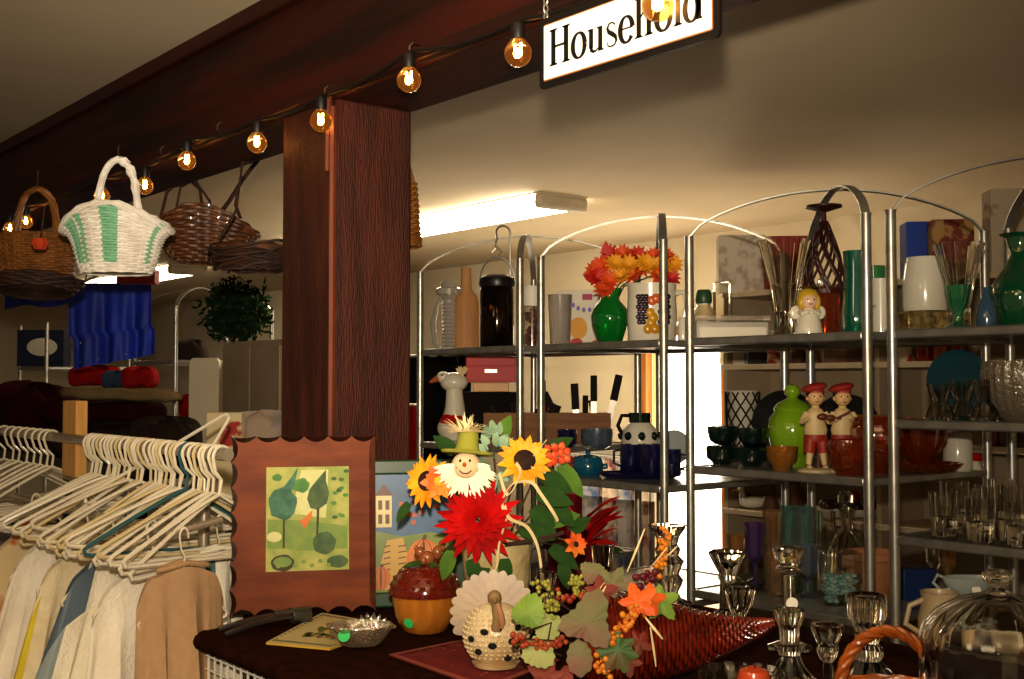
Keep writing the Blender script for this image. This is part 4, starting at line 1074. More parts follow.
lobed(527, 608, -30, 1.2, 18, ylf, 3, sharp=.2, face=(-.3, -1, .3)); lobed(536, 640, -50, -.7, 17, mat('pale_green_leaf', '8a9656', .7, col2='a3a468', nscale=14), 3, sharp=.2); lobed(545, 622, -30, .3, 16, mat('pale_green_leaf'), 3, sharp=.2)
lobed(612, 582, -14, 1.0, 17, sage, 5); lobed(598, 590, -20, .3, 17, rul, 5); lobed(590, 572, -6, .3, 13, sage, 3, sharp=.3)
for A_, B_, w_ in (((626, 570, -16), (644, 528, -12), 3), ((650, 566, -12), (666, 546, -14), 3), ((664, 556, -14), (676, 545, -14), 4), ((644, 616, -56), (650, 655, -50), 2.4), ((640, 608, -52), (656, 628, -54), 3), ((596, 594, -30), (604, 582, -28), 3), ((590, 594, -30), (602, 578, -32), 2)):
    a, b = L(*A_), L(*B_); MB().ribbon([a.lerp(b, i / 6) + Vector((0, -1.5 * cs * math.sin(PI * i / 6), 0)) for i in range(7)], [w_ * cs * (1 - .5 * abs(i / 3 - 1)) for i in range(7)], .7 * cs, (.8, 0, .3)).build('raffia_strip', straw, t)
mb = MB()
for pts in ([(600, 640, -30), (640, 600, -40), (652, 575, -12), (666, 528, -8)], [(600, 640, -30), (560, 632, -46), (512, 628, -50)], [(600, 630, -20), (560, 600, -22), (540, 582, -20)], [(600, 630, -20), (576, 578, -10)], [(530, 622, -40), (550, 615, -40), (545, 640, -46), (560, 646, -44)]):
    mb.tube([L(*q) for q in pts], 1 * cs, 5)
mb.build('vine_stems', darkw, t)
# ---------------------------------------------------------------- glassware standing on the display table
gl2 = mat('faceted_clear_glass', 'fbf6ea', .025, trans=1, ior=1.5)
def gstand(name, label, cat, px, py, top, prof, n=32, flute=None, m_=None, stick=None, group=None):
    """prof in pixels: (radius, height); the foot stands at pixel (px, py); heights scaled so the rim meets 'top'"""
    p, s = tb(px, py); t = thing(name, label, cat, p, CAMROT, group)
    k = (py - top) / max(h for _, h in prof)
    MB().lathe([(r, h * k) for r, h in prof], n if not flute else flute[0] * 3, flute=flute and (flute[0], flute[1] * 1.6)).build('glass_body', m_ or gl2, t, sc=s, smooth=24)
    if stick:
        x, y, r = stick; MB().lathe([(0, 0), (r, 0), (r, .4), (0, .4)], 18).build('price_sticker', sticker, t, Vector(((x - px), -stick_d(prof, (py - y) / k), (py - y))) * s, sc=s, R=(PI / 2, 0, 0))
    return t
def stick_d(prof, h):
    r = max((r for r, hh in prof if abs(hh - h) < 8), default=8); return r + 2
cup = lambda r, h0, h1: [(r * .45, h0), (r * .8, h0 + (h1 - h0) * .3), (r, h1 - 2), (r, h1), (r * .8, h1), (r * .6, h0 + (h1 - h0) * .4), (0, h0 + (h1 - h0) * .3)]
CUP = 'candlestick'
gstand('glass_candlestick', 'tall twisted clear glass candlestick standing behind the cornucopia with orange berries in front', CUP, 668, 606, 525,
       [(0, 0), (22, 0), (22, 4), (12, 8), (9, 14), (12, 20), (14, 26), (10, 32), (12, 38), (15, 45), (10, 51), (12, 57), (9, 62), (11, 70), (16, 78), (17, 82), (12, 82), (8, 72), (0, 70)], 40, (8, .07))
gstand('glass_candlestick', 'small clear glass candle cup rising behind the berries and grey green leaf', CUP, 603, 603, 545, [(0, 0), (14, 0), (14, 3), (5, 8), (4, 24), (6, 28), (9, 36), (11, 58), (8, 58), (6, 38), (0, 34)], 24, (8, .05))
gstand('glass_candlestick', 'small clear glass candle cup half hidden behind the ceramic turkey', CUP, 546, 606, 572, [(0, 0), (14, 0), (14, 3), (6, 8), (8, 14), (11, 34), (8, 34), (6, 18), (0, 14)], 24, (8, .05))
gstand('glass_candlestick', 'clear glass candlestick with wide flared cup against the bright window', CUP, 728, 618, 551, [(0, 0), (16, 0), (16, 4), (8, 8), (7, 36), (9, 40), (8, 44), (12, 52), (18, 65), (16, 67), (11, 57), (0, 50)], 32, (8, .07))
gstand('glass_candlestick', 'short clear glass candle cup tapering down in front of the flared candlestick', CUP, 740, 640, 586, [(0, 0), (14, 0), (14, 3), (6, 7), (3, 14), (5, 20), (11, 34), (15, 52), (12, 54), (8, 36), (0, 26)], 28, (10, .07))
gstand('glass_candlestick', 'tallest smooth clear glass candlestick with white round sticker on its stem', CUP, 790, 650, 548, [(0, 0), (22, 0), (22, 4), (10, 9), (5.5, 16), (5.5, 74), (9, 77), (13, 79), (13, 82), (9, 84), (13, 90), (16, 99), (15, 102), (11, 101), (9, 88), (0, 86)], 32, None, stick=(790, 602, 6))
gstand('glass_candlestick', 'clear glass candlestick with wide skirted foot directly below the stickered one', CUP, 790, 694, 610, [(0, 0), (34, 0), (34, 3), (24, 16), (14, 28), (10, 38), (11, 44), (9, 48), (10, 66), (14, 76), (15, 84), (11, 84), (8, 68), (0, 64)], 32, (12, .04))
gstand('glass_candlestick', 'low clear glass candlestick left of the amber basket handle', CUP, 828, 690, 625, [(0, 0), (16, 0), (16, 3), (6, 8), (5, 28), (9, 34), (11, 40), (10, 46), (16, 60), (16, 65), (12, 65), (8, 48), (0, 44)], 32, (10, .03))
gstand('glass_candlestick', 'clear glass candlestick with spreading faceted skirt seen through the amber basket handle', CUP, 868, 700, 595, [(0, 0), (40, 0), (40, 4), (30, 20), (16, 36), (12, 40), (15, 46), (14, 52), (10, 56), (12, 64), (11, 68), (18, 84), (19, 102), (17, 105), (13, 102), (10, 78), (0, 72)], 36, (12, .05), stick=(883, 672, 6))
# amber handled basket with red flower
p, s = tb(888, 722)
t = thing('amber_basket', 'basket with shiny amber twisted hoop handle at the bottom edge of the picture', 'basket', p, CAMROT)
amb = mat('amber_lacquer', '9c5016', .2, col2='6b300a', nscale=20, coat=.8)
hd = MB()
for q in range(3):
    hd.tube([Vector(((48 + 3.2 * math.cos(i * .7 + q * 2.1)) * math.cos(PI * i / 36), 3.4 * math.sin(i * .7 + q * 2.1), 30 + (60 + 3.2 * math.cos(i * .7 + q * 2.1)) * math.sin(PI * i / 36))) * s for i in range(37)], 3.6 * s, 8)
hd.build('hoop_handle', amb, t)
fn = basket_fn(36 * s, 52 * s, 36 * s, 1, .8, .8)
mb = weave(MB(), fn, 14, 0, 1.8 * s, 1.2 * s, 24); shell(mb, fn, .8 * s); mb.lathe([(0, 0), (36 * s, 0), (36 * s, 2 * s), (0, 2 * s)], 24, sq=(1, .8)); mb.build('woven_body', amb, t)
# glass cake dome
p, s = tb(1000, 724)
t = thing('cake_dome', 'large clear glass cake dome with ribbed shoulder and round knob at the right edge', 'cake dome', p, CAMROT)
dome = [(72, 4), (76, 8), (76, 80), (72, 96), (58, 112), (36, 124), (14, 130), (7, 133), (6, 137), (14, 142), (16, 148), (10, 153), (0, 154), ]
inner = [(0, 127), (14, 126.5), (35, 120), (56, 108), (69, 94), (73, 80), (73, 8), (72, 4)]
MB().lathe(dome + inner, 96, flute=(16, .018)).build('dome', gl2, t, sc=s)
MB().lathe([(0, 0), (60, 0), (84, 3), (86, 5), (84, 6), (60, 3.4), (0, 3)], 48).build('plate', gl2, t, sc=s)
# glass bowl with red flower head below the horn
p, s = tb(742, 706)
t = thing('glass_bowl', 'clear glass bowl holding a small red apple below the cornucopia tip', 'bowl', p, CAMROT)
MB().lathe([(0, 0), (20, 0), (22, 3), (40, 22), (44, 34), (42, 35), (38, 24), (20, 6), (0, 5)], 56, flute=(14, .05)).build('bowl', gl2, t, sc=s)
p2 = p + Vector((0, 0, 8 * s)) + RGT * 12 * s
t2 = thing('red_apple', 'small shiny red apple lying in the glass bowl', 'apple', p2, CAMROT)
MB().lathe([(0, 2), (8, 0), (17, 8), (20, 20), (16, 31), (7, 34), (0, 30)], 24).build('fruit', mat('red_apple_skin', 'a3180e', .2, col2='c2662c', nscale=6, coat=.6), t2, sc=s * .9)
MB().tube([(0, 0, 28), (2, 0, 38)], 1.2, 6).build('stem', darkw, t2, sc=s * .9)
# dark red cushion-like poinsettia cloth behind the arrangement
p, s = tb(578, 592)
t = thing('poinsettia', 'red cloth poinsettia in a dark red wrap behind the berry sprays', 'plant', p, CAMROT)
MB().lathe([(0, 0), (26, 0), (30, 8), (30, 40), (36, 50), (32, 50), (27, 42), (0, 36)], 24, flute=(9, .05)).build('dark_red_wrap', mat('dark_red_foil', '5c0a10', .5, col2='430609', nscale=12), t, sc=s)
mb = MB(); g = random.Random(4)
for k in range(22):
    a = g.uniform(0, 6.28); mb.petal((12 * math.cos(a), 10 * math.sin(a), 44 + g.uniform(0, 30)), (math.cos(a), math.sin(a) * .8 - .2, g.uniform(.2, 1.3)), (-.3 * math.cos(a), -.3, 1), 30 + g.uniform(0, 16), 14, -.2, 6, cup=.12)
mb.build('red_bracts', redp, t, sc=s)
mb = MB()
for k in range(9):
    a = g.uniform(0, 6.28); mb.petal((8 * math.cos(a), 8 * math.sin(a), 40), (math.cos(a), math.sin(a) - .2, .25), (0, -.2, 1), 38, 18, -.25, 6, cup=.12)
mb.build('green_leaves', lfm, t, sc=s)
# ---------------------------------------------------------------- things on the etageres
def hollow(prof, t=2, floor=2):             # outer profile -> open vessel
    inn = [(max(r - t, .4), h) for r, h in prof if h >= floor + 1 and r > t]
    return [(0, 0)] + prof + list(reversed(inn)) + [(0, max(floor, inn[0][1] if inn else floor) if inn else floor)]
def V(name, label, cat, px, v, z, prof, m_, n=28, flute=None, group=None, open_=True, t=1.6, sq=(1, 1), smooth=35, rz=0, dz=0):
    p = on(px, v, z - .003 + dz); s = S(p)
    mb = MB().lathe(hollow(prof, t) if open_ else [(0, 0)] + prof + [(0, prof[-1][1])], n if not flute else max(n, flute[0] * 4), flute=flute, sq=sq)
    o = mb.build(name, m_, None, p, CAMROT + rz, sc=s, smooth=smooth)
    return tag(o, label, cat, group), s
def TH(name, label, cat, px, v, z, group=None):
    p = on(px, v, z - .003); return thing(name, label, cat, p, CAMROT, group), S(p)
def BX(name, label, cat, px, v, z, w, d, h, m_, rz=0.0, bevel=.002, group=None):
    p = on(px, v, z - .003); s = S(p); o = MB().box((0, 0, h / 2), (w, d, h)).build(name, m_, None, p, CAMROT + rz, sc=s, bevel=bevel)
    return tag(o, label, cat, group), s
def gm(name, col, tr=.85, rough=.07, **k): return thin(name, col, .10, .6, rough, body=1 - tr, **k)
cglass = mat('vessel_glass', 'f8f5ec', .03, trans=1, ior=1.45); filmg = thin('thin_clear_glass', 'fbf9f3', .10, .8, .08)
emer = gm('emerald_glass', '3cae70', .7); dkgr = mat('dark_green_glaze', '0a2018', .12, col2='06140f', coat=.8)
tealg = gm('teal_green_glass', '0c7a60', .5); ambr = gm('amber_glass', 'd8621c', .86); ambr2 = gm('golden_amber_glass', 'd89a34', .7)
lime = mat('lime_green_glass', '7fa31c', .12, col2='6b8f14', nscale=3, coat=.9); cob = mat('cobalt_glaze', '14123f', .1, col2='0c0a2c', coat=.9)
tealc = mat('teal_glaze', '12607a', .15, col2='0d4c63', coat=.7); silver = mat('polished_silver', 'd8d2c6', .2, metal=.6)
ZZ = Z1['top']
# bay beside the post, top shelf
t, s = TH('silver_jug', 'ribbed silver jug with looped handle, leftmost on the top shelf right of the post', 'jug', 449, 2.60, ZZ)
mb = MB(); mb.lathe([(0, 0), (8, 0), (7, 3)] + [(6.4 + 1.0 * (i % 2), 4 + i * 1.9) for i in range(24)] + [(6, 51), (9, 55), (13, 57), (14, 62), (9, 64), (8, 68), (7, 70), (0, 70)], 24); mb.build('body', silver, t, sc=s)
MB().tube([(-6, 0, 58), (-12, 0, 46), (-16, 0, 28), (-14, 0, 8), (-8, 0, 1)], [2.6, 2, 3.2, 2.4, 3], 8).build('handle', silver, t, sc=s)
V('wooden_bottle', 'flat brown wooden bottle next to the silver jug', 'bottle', 466, 2.66, ZZ, [(13, 0), (13, 48), (11, 56), (5.5, 62), (5, 84)], mat('tan_bottle_wood', 'b5834c', .6, col2='a37140', nscale=5, stretch=(9, 9, 1)), open_=False, sq=(1, .5))
t, s = TH('lantern', 'dark chrome lantern jar with wire bail and tall hanging hook', 'lantern', 497, 2.58, ZZ)
MB().lathe([(0, 0), (16, 0), (17, 2), (17, 60), (15, 64), (0, 64)], 32).build('jar', mat('smoked_chrome', '3a2c22', .08, metal=.9, col2='2a1e17'), t, sc=s)
MB().lathe([(0, 62), (17.5, 62), (18.5, 66), (17.5, 71), (12, 74), (0, 74)], 32).build('lid', black, t, sc=s)
MB().tube([(-18, 0, 66)] + [(18 * -math.cos(PI * i / 14), 0, 66 + 26 * math.sin(PI * i / 14)) for i in range(15)] + [(18, 0, 66)], 1, 6).build('bail', steel, t, sc=s)
MB().tube([(0, 0, 91), (-5, 0, 97), (0, 0, 103), (5, 0, 97), (0, 0, 91)] , 1, 6).build('ring', steel, t, sc=s)
MB().tube([(2, 0, 98), (-2, 0, 104), (0, 2, 112)] + [(6 - 7 * math.cos(PI * i / 10), 2, 117 + 7 * math.sin(PI * i / 10)) for i in range(11)] + [(13, 2, 80), (13, 2, 64)], 1.1, 6).build('hook', steel, t, sc=s)
t, s = TH('potpourri_glass', 'tall glass of red berries with a white frosted top beside the lantern', 'glass', 532, 2.62, ZZ)
MB().lathe([(0, 0), (10, 0), (10, 62), (9.2, 62), (9.2, 2), (0, 2)], 24).build('glass', filmg, t, sc=s)
g = random.Random(3); mb = MB()
for i in range(34): mb.ell((g.uniform(-5.5, 5.5), g.uniform(-5.5, 5.5), 5 + i * 1.0), 3 + g.uniform(-.6, .8), 7, 5)
mb.build('red_berries', mat('dull_red_berry', '7c1c1c', .4, col2='3a1418', nscale=60), t, sc=s)
MB().lathe([(9.6, 42), (10.3, 42), (10.3, 62), (9.6, 62)], 24).build('frosted_band', mat('frosted_white', 'dcd6c6', .5), t, sc=s)
# bay 1 mid shelf: wooden caddy, knives, bowls
t, s = TH('utensil_tray', 'long plain wooden tray of knives and utensils on the shelf behind the flowers', 'tray', 547, 2.87, Z1['mid'])
trw = mat('raw_brown_board', '8c5f38', .7, col2='774e2c', nscale=5, stretch=(1, 6, 9))
MB().box((0, -10, 14), (126, 2.5, 28)).build('front_board', trw, t, sc=s); MB().box((0, 12, 14), (126, 2.5, 28)).build('back_board', trw, t, sc=s)
MB().box((0, 1, 1.2), (126, 20, 2.4)).build('base_board', trw, t, sc=s)
for x in (-62, 62): MB().box((x, 1, 14), (2.5, 19, 28)).build('end_board', trw, t, sc=s)
kn = [(-52, .2, 24), (-44, -.35, 30), (-36, .3, 28), (-28, -.2, 32), (-20, .4, 26), (-10, .5, 34), (0, .35, 30), (20, -.45, 46), (30, -.05, 50), (38, .02, 38), (47, .0, 58), (58, .22, 60), (52, -.2, 34)]
kh = mat('dark_handle_wood', '1c0e08', .6, col2='120906', nscale=20, spec=.1); first = None
for i, (x, a, h) in enumerate(kn):
    p = on(547, 2.87, Z1['mid']); loc = p + RGT * x * s + FWD * (1 + 4 * math.sin(i * 2.2)) * s + Vector((0, 0, .006))
    k = thing('kitchen_knife', 'dark handled kitchen knife standing in the long wooden tray', 'knife', loc, CAMROT, 'knives in the long wooden tray')
    k.rotation_euler = (0, a, CAMROT)
    MB().box((0, 0, (h - 20) / 2 + 2), (6, 1, h - 20)).build('blade', silver, k, sc=s)
    MB().box((0, 0, h - 8), (5.6 + (i % 3), 4, 26)).build('handle', kh, k, sc=s, bevel=.002)
V('bowl', 'small dark blue bowl in front of the wooden tray, left of the speckled one', 'bowl', 567, 2.62, Z1['mid'], [(6, 0), (9, 4), (10, 18)], cob)
V('bowl', 'speckled blue grey bowl in front of the wooden knife tray', 'bowl', 597, 2.64, Z1['mid'], [(9, 0), (14, 3), (16, 10), (16, 20)], mat('speckled_blue_glaze', '4a5662', .25, col2='39434e', nscale=60, coat=.5))
# duck shaped figure and clutter behind the left etagere
t, s = TH('goose_figurine', 'white goose head figurine behind the scarecrow on the etagere next to the post', 'figurine', 452, 2.62, Z1['mid'])
mb = MB(); mb.ell((2, 0, 58), (14, 11, 10)); mb.ell((-9, 0, 63), (7, 6, 6)); mb.tube([(2, 0, 52), (3, 0, 34), (2, 0, 16)], [8, 10, 13], 12); mb.ell((2, 0, 12), (17, 14, 13)); mb.lathe([(0, 0), (13, 0), (14, 8), (0, 9)], 20, (2, 0, 0)); mb.build('body', white_gl, t, sc=s)
MB().tube([(-14, -2, 62), (-22, -3, 58)], [3.4, 1.4], 8).build('bill', mat('orange_bill', 'b5602a', .5), t, sc=s)
MB().ell((-10, -5.5, 65), 1, 8, 6).build('eye', black, t, sc=s)
mb = MB()
for k in range(9): mb.petal((10, -3, 66), (.6 * math.cos(k), -.3, .7 + .2 * math.sin(k * 2)), (0, -1, .3), 9, 4, -.1, 3)
mb.build('feather_tuft', straw, t, sc=s)
MB().lathe([(11, 26), (13, 22), (15, 18), (13, 16)], 20, (2, 0, 0)).build('scarf', redp, t, sc=s)
# red two drawer box on yellow box, on a stand in the bay behind
ZR = EYE - .09
redbx = mat('red_card_box', 'b5120f', .5, col2='a00e0c', nscale=4)
t, s = TH('drawer_box', 'red box with two drawers under the top shelf right of the post', 'box', 491, 2.82, EYE - .02)
t.location.z = EYE + .01
p = t.location
MB().box((0, 14, 16), (50, 28, 32)).build('case', redbx, t, sc=s, bevel=.001)
for z in (8.4, 24): 
    d_ = MB().box((0, -.6, z), (48, 1.4, 14.4)).build('drawer', redbx, t, sc=s, bevel=.0015); MB().box((0, -1.8, z + 3), (12, 1.2, 3.2)).build('label_pull', mat('pale_pull', 'c9a08a', .3, metal=.5), d_, sc=s)
o, s = BX('yellow_tin', 'ochre yellow tin directly below the red drawer box', 'tin', 491, 2.82, EYE - .02, 36, 26, 9, mat('ochre_tin', 'c9901e', .4, col2='b57c14'), bevel=.002); o.location = p - Vector((0, 0, 9.4 * s)) + FWD * 13 * s
o, s = BX('dark_case', 'dark brown case carrying the ochre tin and red drawer box', 'case', 491, 2.82, Z1['mid'], 62, 26, 10, mat('dark_brown_case', '120a06', .7, col2='0c0704', spec=.1)); o.location += FWD * 13 * s
hgt = (p.z - 9.4 * s - .0005) - o.location.z; o.scale = (1, 1, hgt / (10 * s))
# bay with green vase: top shelf
ZZ = Z2['top']
V('plastic_cup', 'tall cloudy plastic cup left of the white box on the top shelf', 'cup', 560, 2.58, ZZ, [(9, 0), (10, 2), (12, 50), (12.5, 52)], gm('cloudy_plastic', 'd8d4cc', .6, .2), t=1)
t, s = TH('picture_box', 'white picture box with orange and red shapes behind the bright green vase', 'box', 588, 2.78, ZZ)
MB().box((0, 0, 29), (62, 14, 58)).build('carton', mat('cream_carton', 'd8d0bc', .6, col2='cfc5ae'), t, sc=s, bevel=.001)
mb = MB(); Y = [-7.2]
def art2(k, poly): mb.mi = k; mb.flat(poly, (0, Y[0], 0)); Y[0] -= .04
art2(0, blob(-10, 20, 9, 11)); art2(1, blob(-12, 6, 6, 4)); art2(1, blob(8, 5, 5, 3)); art2(2, [(-6, 48), (4, 48), (4, 54), (-6, 54)])
for k in range(8): a = .4 + 2.3 * k / 7; art2(3, blob(-2 + 18 * math.cos(a), 54 - 16 * math.sin(a), 1.8, 2.6, 8))
mb.build('printed_shapes', [mat('golden_print', 'd89a3a', .6), mat('red_print', 'b52a1c', .6), mat('magenta_print', 'a83a5c', .6), mat('violet_print', '7a6ab0', .6)], t, sc=s, smooth=0)
t, s = TH('vase_of_flowers', 'bright green glass vase full of orange and yellow cloth flowers', 'vase', 610, 2.56, ZZ)
MB().lathe(hollow([(11, 0), (12, 2), (18, 20), (19, 28), (17, 36), (10, 44), (9, 48), (12, 56)], 1.6), 36).build('vase', mat('bright_green_glass', '0c8a2c', .06, trans=.45, col2='0a7024', coat=.6), t, sc=s)
fm1 = [mat('orange_mum_petal', 'd8541a', .6, col2='c83c14', nscale=14), mat('yellow_mum_petal', 'e0a01e', .6, col2='d88a14', nscale=14), mat('red_mum_petal', 'c8281a', .6, col2='a81c14', nscale=14)]
g = random.Random(6)
for i, (x, z, y, k) in enumerate([(-14, 66, -8, 2), (-2, 62, -12, 0), (10, 66, -12, 1), (-8, 78, -4, 0), (4, 80, -8, 1), (18, 78, -10, 1), (30, 74, -8, 0), (42, 78, -6, 1), (54, 76, -4, 1), (60, 66, -2, 2), (14, 90, 0, 0), (28, 88, 0, 2), (44, 88, 0, 0), (0, 90, 4, 2), (56, 88, 4, 0), (34, 80, -10, 1), (22, 68, -8, 0), (48, 68, -8, 0), (64, 80, 4, 1), (-16, 74, 0, 0), (-6, 54, -10, 0)]):
    mb = MB()
    for j in range(2):
        for q in range(11):
            a = 2 * PI * (q + .5 * j) / 11; el = .2 + .5 * j; d = Vector((math.cos(a) * math.cos(el), math.sin(a) * math.cos(el), math.sin(el)))
            mb.petal((0, 0, 0), d, (-math.cos(a), -math.sin(a), 1), 11 + g.uniform(-1, 2), 4.4, -.1, 3, cup=.1)
    o = mb.build('flower', fm1[k], t, Vector((x, y, z)) * s, sc=s, R=orient((g.uniform(-.5, .5), -1, g.uniform(.1, .9))))
MB().petal((-4, 0, 86), (.0, 0, 1), (0, -1, 0), 18, 9, .1).build('red_leaf', fm1[2], t, sc=s); MB().petal((-14, -6, 62), (-1, -.2, .5), (0, -1, .3), 16, 8, .1).build('red_leaf', fm1[2], t, sc=s)
mb = MB()
for x, z in ((-12, 70), (0, 80), (14, 84), (30, 84), (46, 82), (56, 74)): mb.tube([(0, 0, 30), (x * .25, 0, 58), (x, 0, z)], .8, 5)
mb.build('stems', lfm, t, sc=s)
t, s = TH('fruit_pitcher', 'cream pitcher with grapes and pears in relief beside the green vase', 'pitcher', 652, 2.62, ZZ)
MB().lathe(hollow([(22, 0), (24, 3), (25, 30), (24, 52), (25, 60)], 2), 36, sq=(1, .8)).build('body', white_gl, t, sc=s)
MB().tube([(22, 0, 50), (32, -2, 52), (35, -2, 40), (32, -2, 24), (22, 0, 18)], 3.2, 8).build('handle', white_gl, t, sc=s)
for nm, m_, pts in (('grapes', mat('purple_relief', '2c1420', .25, coat=.6), [(-15 + (i % 3) * 3.6 + (i // 3) % 2, 46 - (i // 3) * 5) for i in range(17)]), ('grapes', mat('purple_relief'), [(7 + (i % 3) * 3.6 - (i // 3) % 2, 46 - (i // 3) * 5) for i in range(20)]), ('pear', mat('ochre_relief', 'c9961e', .25, col2='b57c14', coat=.6), [(-4, 30), (-3, 20), (1, 14), (-6, 14), (-1, 25)]), ('peach', mat('peach_relief', 'c8642c', .25, coat=.6), [(-2, 42), (2, 44)])):
    mb = MB()
    for x, z in pts:
        r_ = 2.8 if nm == 'grapes' else 5; mb.ell((x, -.8 * math.sqrt(max(1, 25 * 25 - x * x)), z), (r_, 2, r_), 8, 6)
    mb.build(nm, m_, t, sc=s)
V('small_white_jar', 'small white jar between the fruit pitcher and the next bay', 'jar', 683, 2.56, ZZ, [(5, 0), (5.5, 4), (5, 18), (3, 22), (3, 25)], white_gl, open_=False)
# bay 2 mid shelf
ZM = Z2['mid']
t, s = TH('casserole', 'small teal lidded casserole dish on the shelf right of the arrangement', 'casserole', 588, 2.56, ZM)
MB().lathe([(0, 0), (12, 0), (15, 4), (15.5, 13), (14, 15), (0, 15)], 28).build('dish', tealc, t, sc=s); MB().lathe([(0, 14), (15, 14), (14, 18), (8, 20), (2, 21), (3, 24), (0, 25)], 28).build('lid', tealc, t, sc=s)
MB().tube([(15, 0, 10), (19, 0, 11), (19, 0, 8), (15, 0, 7)], 1.4, 6).build('handle', tealc, t, sc=s)
V('serving_tray', 'black oval tray carrying the dark cobalt mugs', 'tray', 640, 2.62, ZM, [(34, 0), (40, 3), (42, 6)], cob, sq=(1, .6), t=2)
def mug(px, v, z, h, r, m_, label, side=1, group=None, dz=0):
    p = on(px, v, z + dz); s = S(p); t = thing('mug', label, 'mug', p, CAMROT, group)
    MB().lathe(hollow([(r * .9, 0), (r, 2), (r, h)], 1.3), 24).build('cup', m_, t, sc=s)
    MB().tube([(side * r, 0, h * .8), (side * (r + 6), 0, h * .75), (side * (r + 6), 0, h * .35), (side * r, 0, h * .25)], 1.3, 6).build('handle', m_, t, sc=s); return t
tz = .011
mug(631, 2.60, ZM, 29, 11, cob, 'dark cobalt mug at the left of the black oval tray', -1, dz=tz); mug(652, 2.60, ZM, 31, 10, cob, 'dark cobalt mug in the middle of the black oval tray', 1, dz=tz); mug(672, 2.62, ZM, 27, 9, cob, 'dark cobalt mug behind the right posts on the black oval tray', 1, dz=tz)
t, s = TH('cream_pitcher', 'round white pitcher with dark leaf band and brown handle behind the cobalt mugs', 'pitcher', 640, 2.84, ZM)
t.location.z = on(640, 2.84, ZM).z
MB().lathe(hollow([(10, 0), (16, 10), (19, 30), (17, 40), (10, 48), (10, 56)], 1.5), 28).build('body', white_gl, t, sc=s)
MB().lathe([(10.2, 47), (10.8, 47), (11, 57), (10.2, 57)], 24).build('dark_neck', dkgr, t, sc=s)
MB().tube([(-8, 0, 54), (-18, 0, 54), (-22, 0, 44), (-17, 0, 34)], 2, 6).build('handle', kh, t, sc=s)
mb = MB()
for k in range(8): a = 2 * PI * k / 8; mb.ell((18.2 * math.cos(a), 18.2 * math.sin(a), 34), (4, 4, 4.5), 8, 6)
mb.build('leaf_band', dkgr, t, sc=s)
o, s = V('plate', 'pale grey plate standing on edge behind the shelf posts by the window', 'plate', 674, 2.86, ZM, [(4, 0), (15, 1), (17, 3)], mat('grey_blue_glaze', '8f9698', .3, col2='7f868a', coat=.5), n=36)
o.rotation_euler = (PI / 2 - .15, 0, CAMROT); o.location.z += 17 * s + .028; o.location += Vector((0, 0, 0))
MB
# bay 3 top
ZZ = Z3['top']
t, s = TH('oil_bottle', 'clear glass bottle with green stopper on the top shelf', 'bottle', 704, 2.74, ZZ)
MB().lathe(hollow([(10, 0), (11, 3), (11, 32), (7, 38), (6.5, 44)], 1.2), 24).build('glass', filmg, t, sc=s); MB().lathe([(0, 40), (7.5, 40), (8.5, 43), (8, 50), (6, 54), (0, 54)], 18).build('stopper', mat('green_stopper', '2a4a2c', .4), t, sc=s)
BX('acrylic_stand', 'clear slanted acrylic stand behind the plastic box', 'stand', 722, 2.80, ZZ, 16, 8, 62, cglass, .2, .001)
t, s = TH('plastic_box', 'clear plastic storage box with white paper inside on the top shelf', 'box', 731, 2.55, ZZ)
MB().box((0, 9, 9), (72, 36, 17)).build('base', mat('frosted_plastic', 'c4bcae', .3, trans=.35, col2='b5ac9c', nscale=6), t, sc=s, bevel=.003); MB().box((0, 9, 21), (76, 38, 5)).build('lid', gm('clear_lid_plastic', 'd8d0c0', .7, .15), t, sc=s, bevel=.002); MB().box((0, -9.6, 7), (66, .6, 10)).build('paper_strip', white_gl, t, sc=s)
def flared(px, v, z, h, r0, r1, label, n=10):
    p = on(px, v, z); s = S(p)
    o = MB().lathe(hollow([(r0 + 2, 0), (r0, 4), (r0, h * .25), (r0 + (r1 - r0) * .35, h * .6), (r1, h)], 1.4, 8), n * 4, flute=(n, .05)).build('glass_vase', cglass, None, p, CAMROT, sc=s, smooth=25); return tag(o, label, 'vase')
flared(786, 2.54, ZZ, 96, 11, 27, 'tall flared clear glass vase with ribbed sides in front of the angel')
t, s = TH('angel_figurine', 'small blond angel figurine in a white dotted dress', 'figurine', 809, 2.53, ZZ)
MB().lathe([(0, 0), (13.5, 0), (14, 2), (12, 14), (8, 24), (5, 28), (0, 29)], 28).build('dress', white_gl, t, sc=s)
mb = MB()
for k in range(22): h = 4 + (k * 7 % 19); a = k * 2.4; r_ = 14.2 - h * .28; mb.ell((r_ * math.cos(a), r_ * math.sin(a), h), 1, 6, 4)
mb.build('dots', mat('blue_dot', '3a4a6a', .5), t, sc=s)
hd = MB().ell((0, -1, 35), (9, 8.5, 8.5), 18, 12).build('head', mat('porcelain_skin', 'e0b898', .3, coat=.3), t, sc=s)
mb = MB(); mb.ell((0, 2, 38), (11.5, 9.5, 10.5), 18, 12); mb.ell((-8, -1, 34), (4, 5, 8)); mb.ell((8, -1, 34), (4, 5, 8)); mb.build('hair', mat('blond_glaze', 'c9a832', .35, col2='b8941f', nscale=20, coat=.4), t, sc=s)
mb = MB(); mb.ell((-3, -9.3, 36), .8, 6, 4); mb.ell((3, -9.3, 36), .8, 6, 4); mb.tube([(-2, -9, 32), (0, -9.4, 31.4), (2, -9, 32)], .4, 5); mb.build('eyes_and_mouth', black, hd, sc=s)
mb = MB(); mb.tube([(-9, -2, 24), (-8, -8, 22), (-2, -11, 24)], [3, 2.6, 2], 8); mb.tube([(9, -2, 24), (8, -8, 22), (2, -11, 24)], [3, 2.6, 2], 8); mb.build('sleeves', white_gl, t, sc=s)
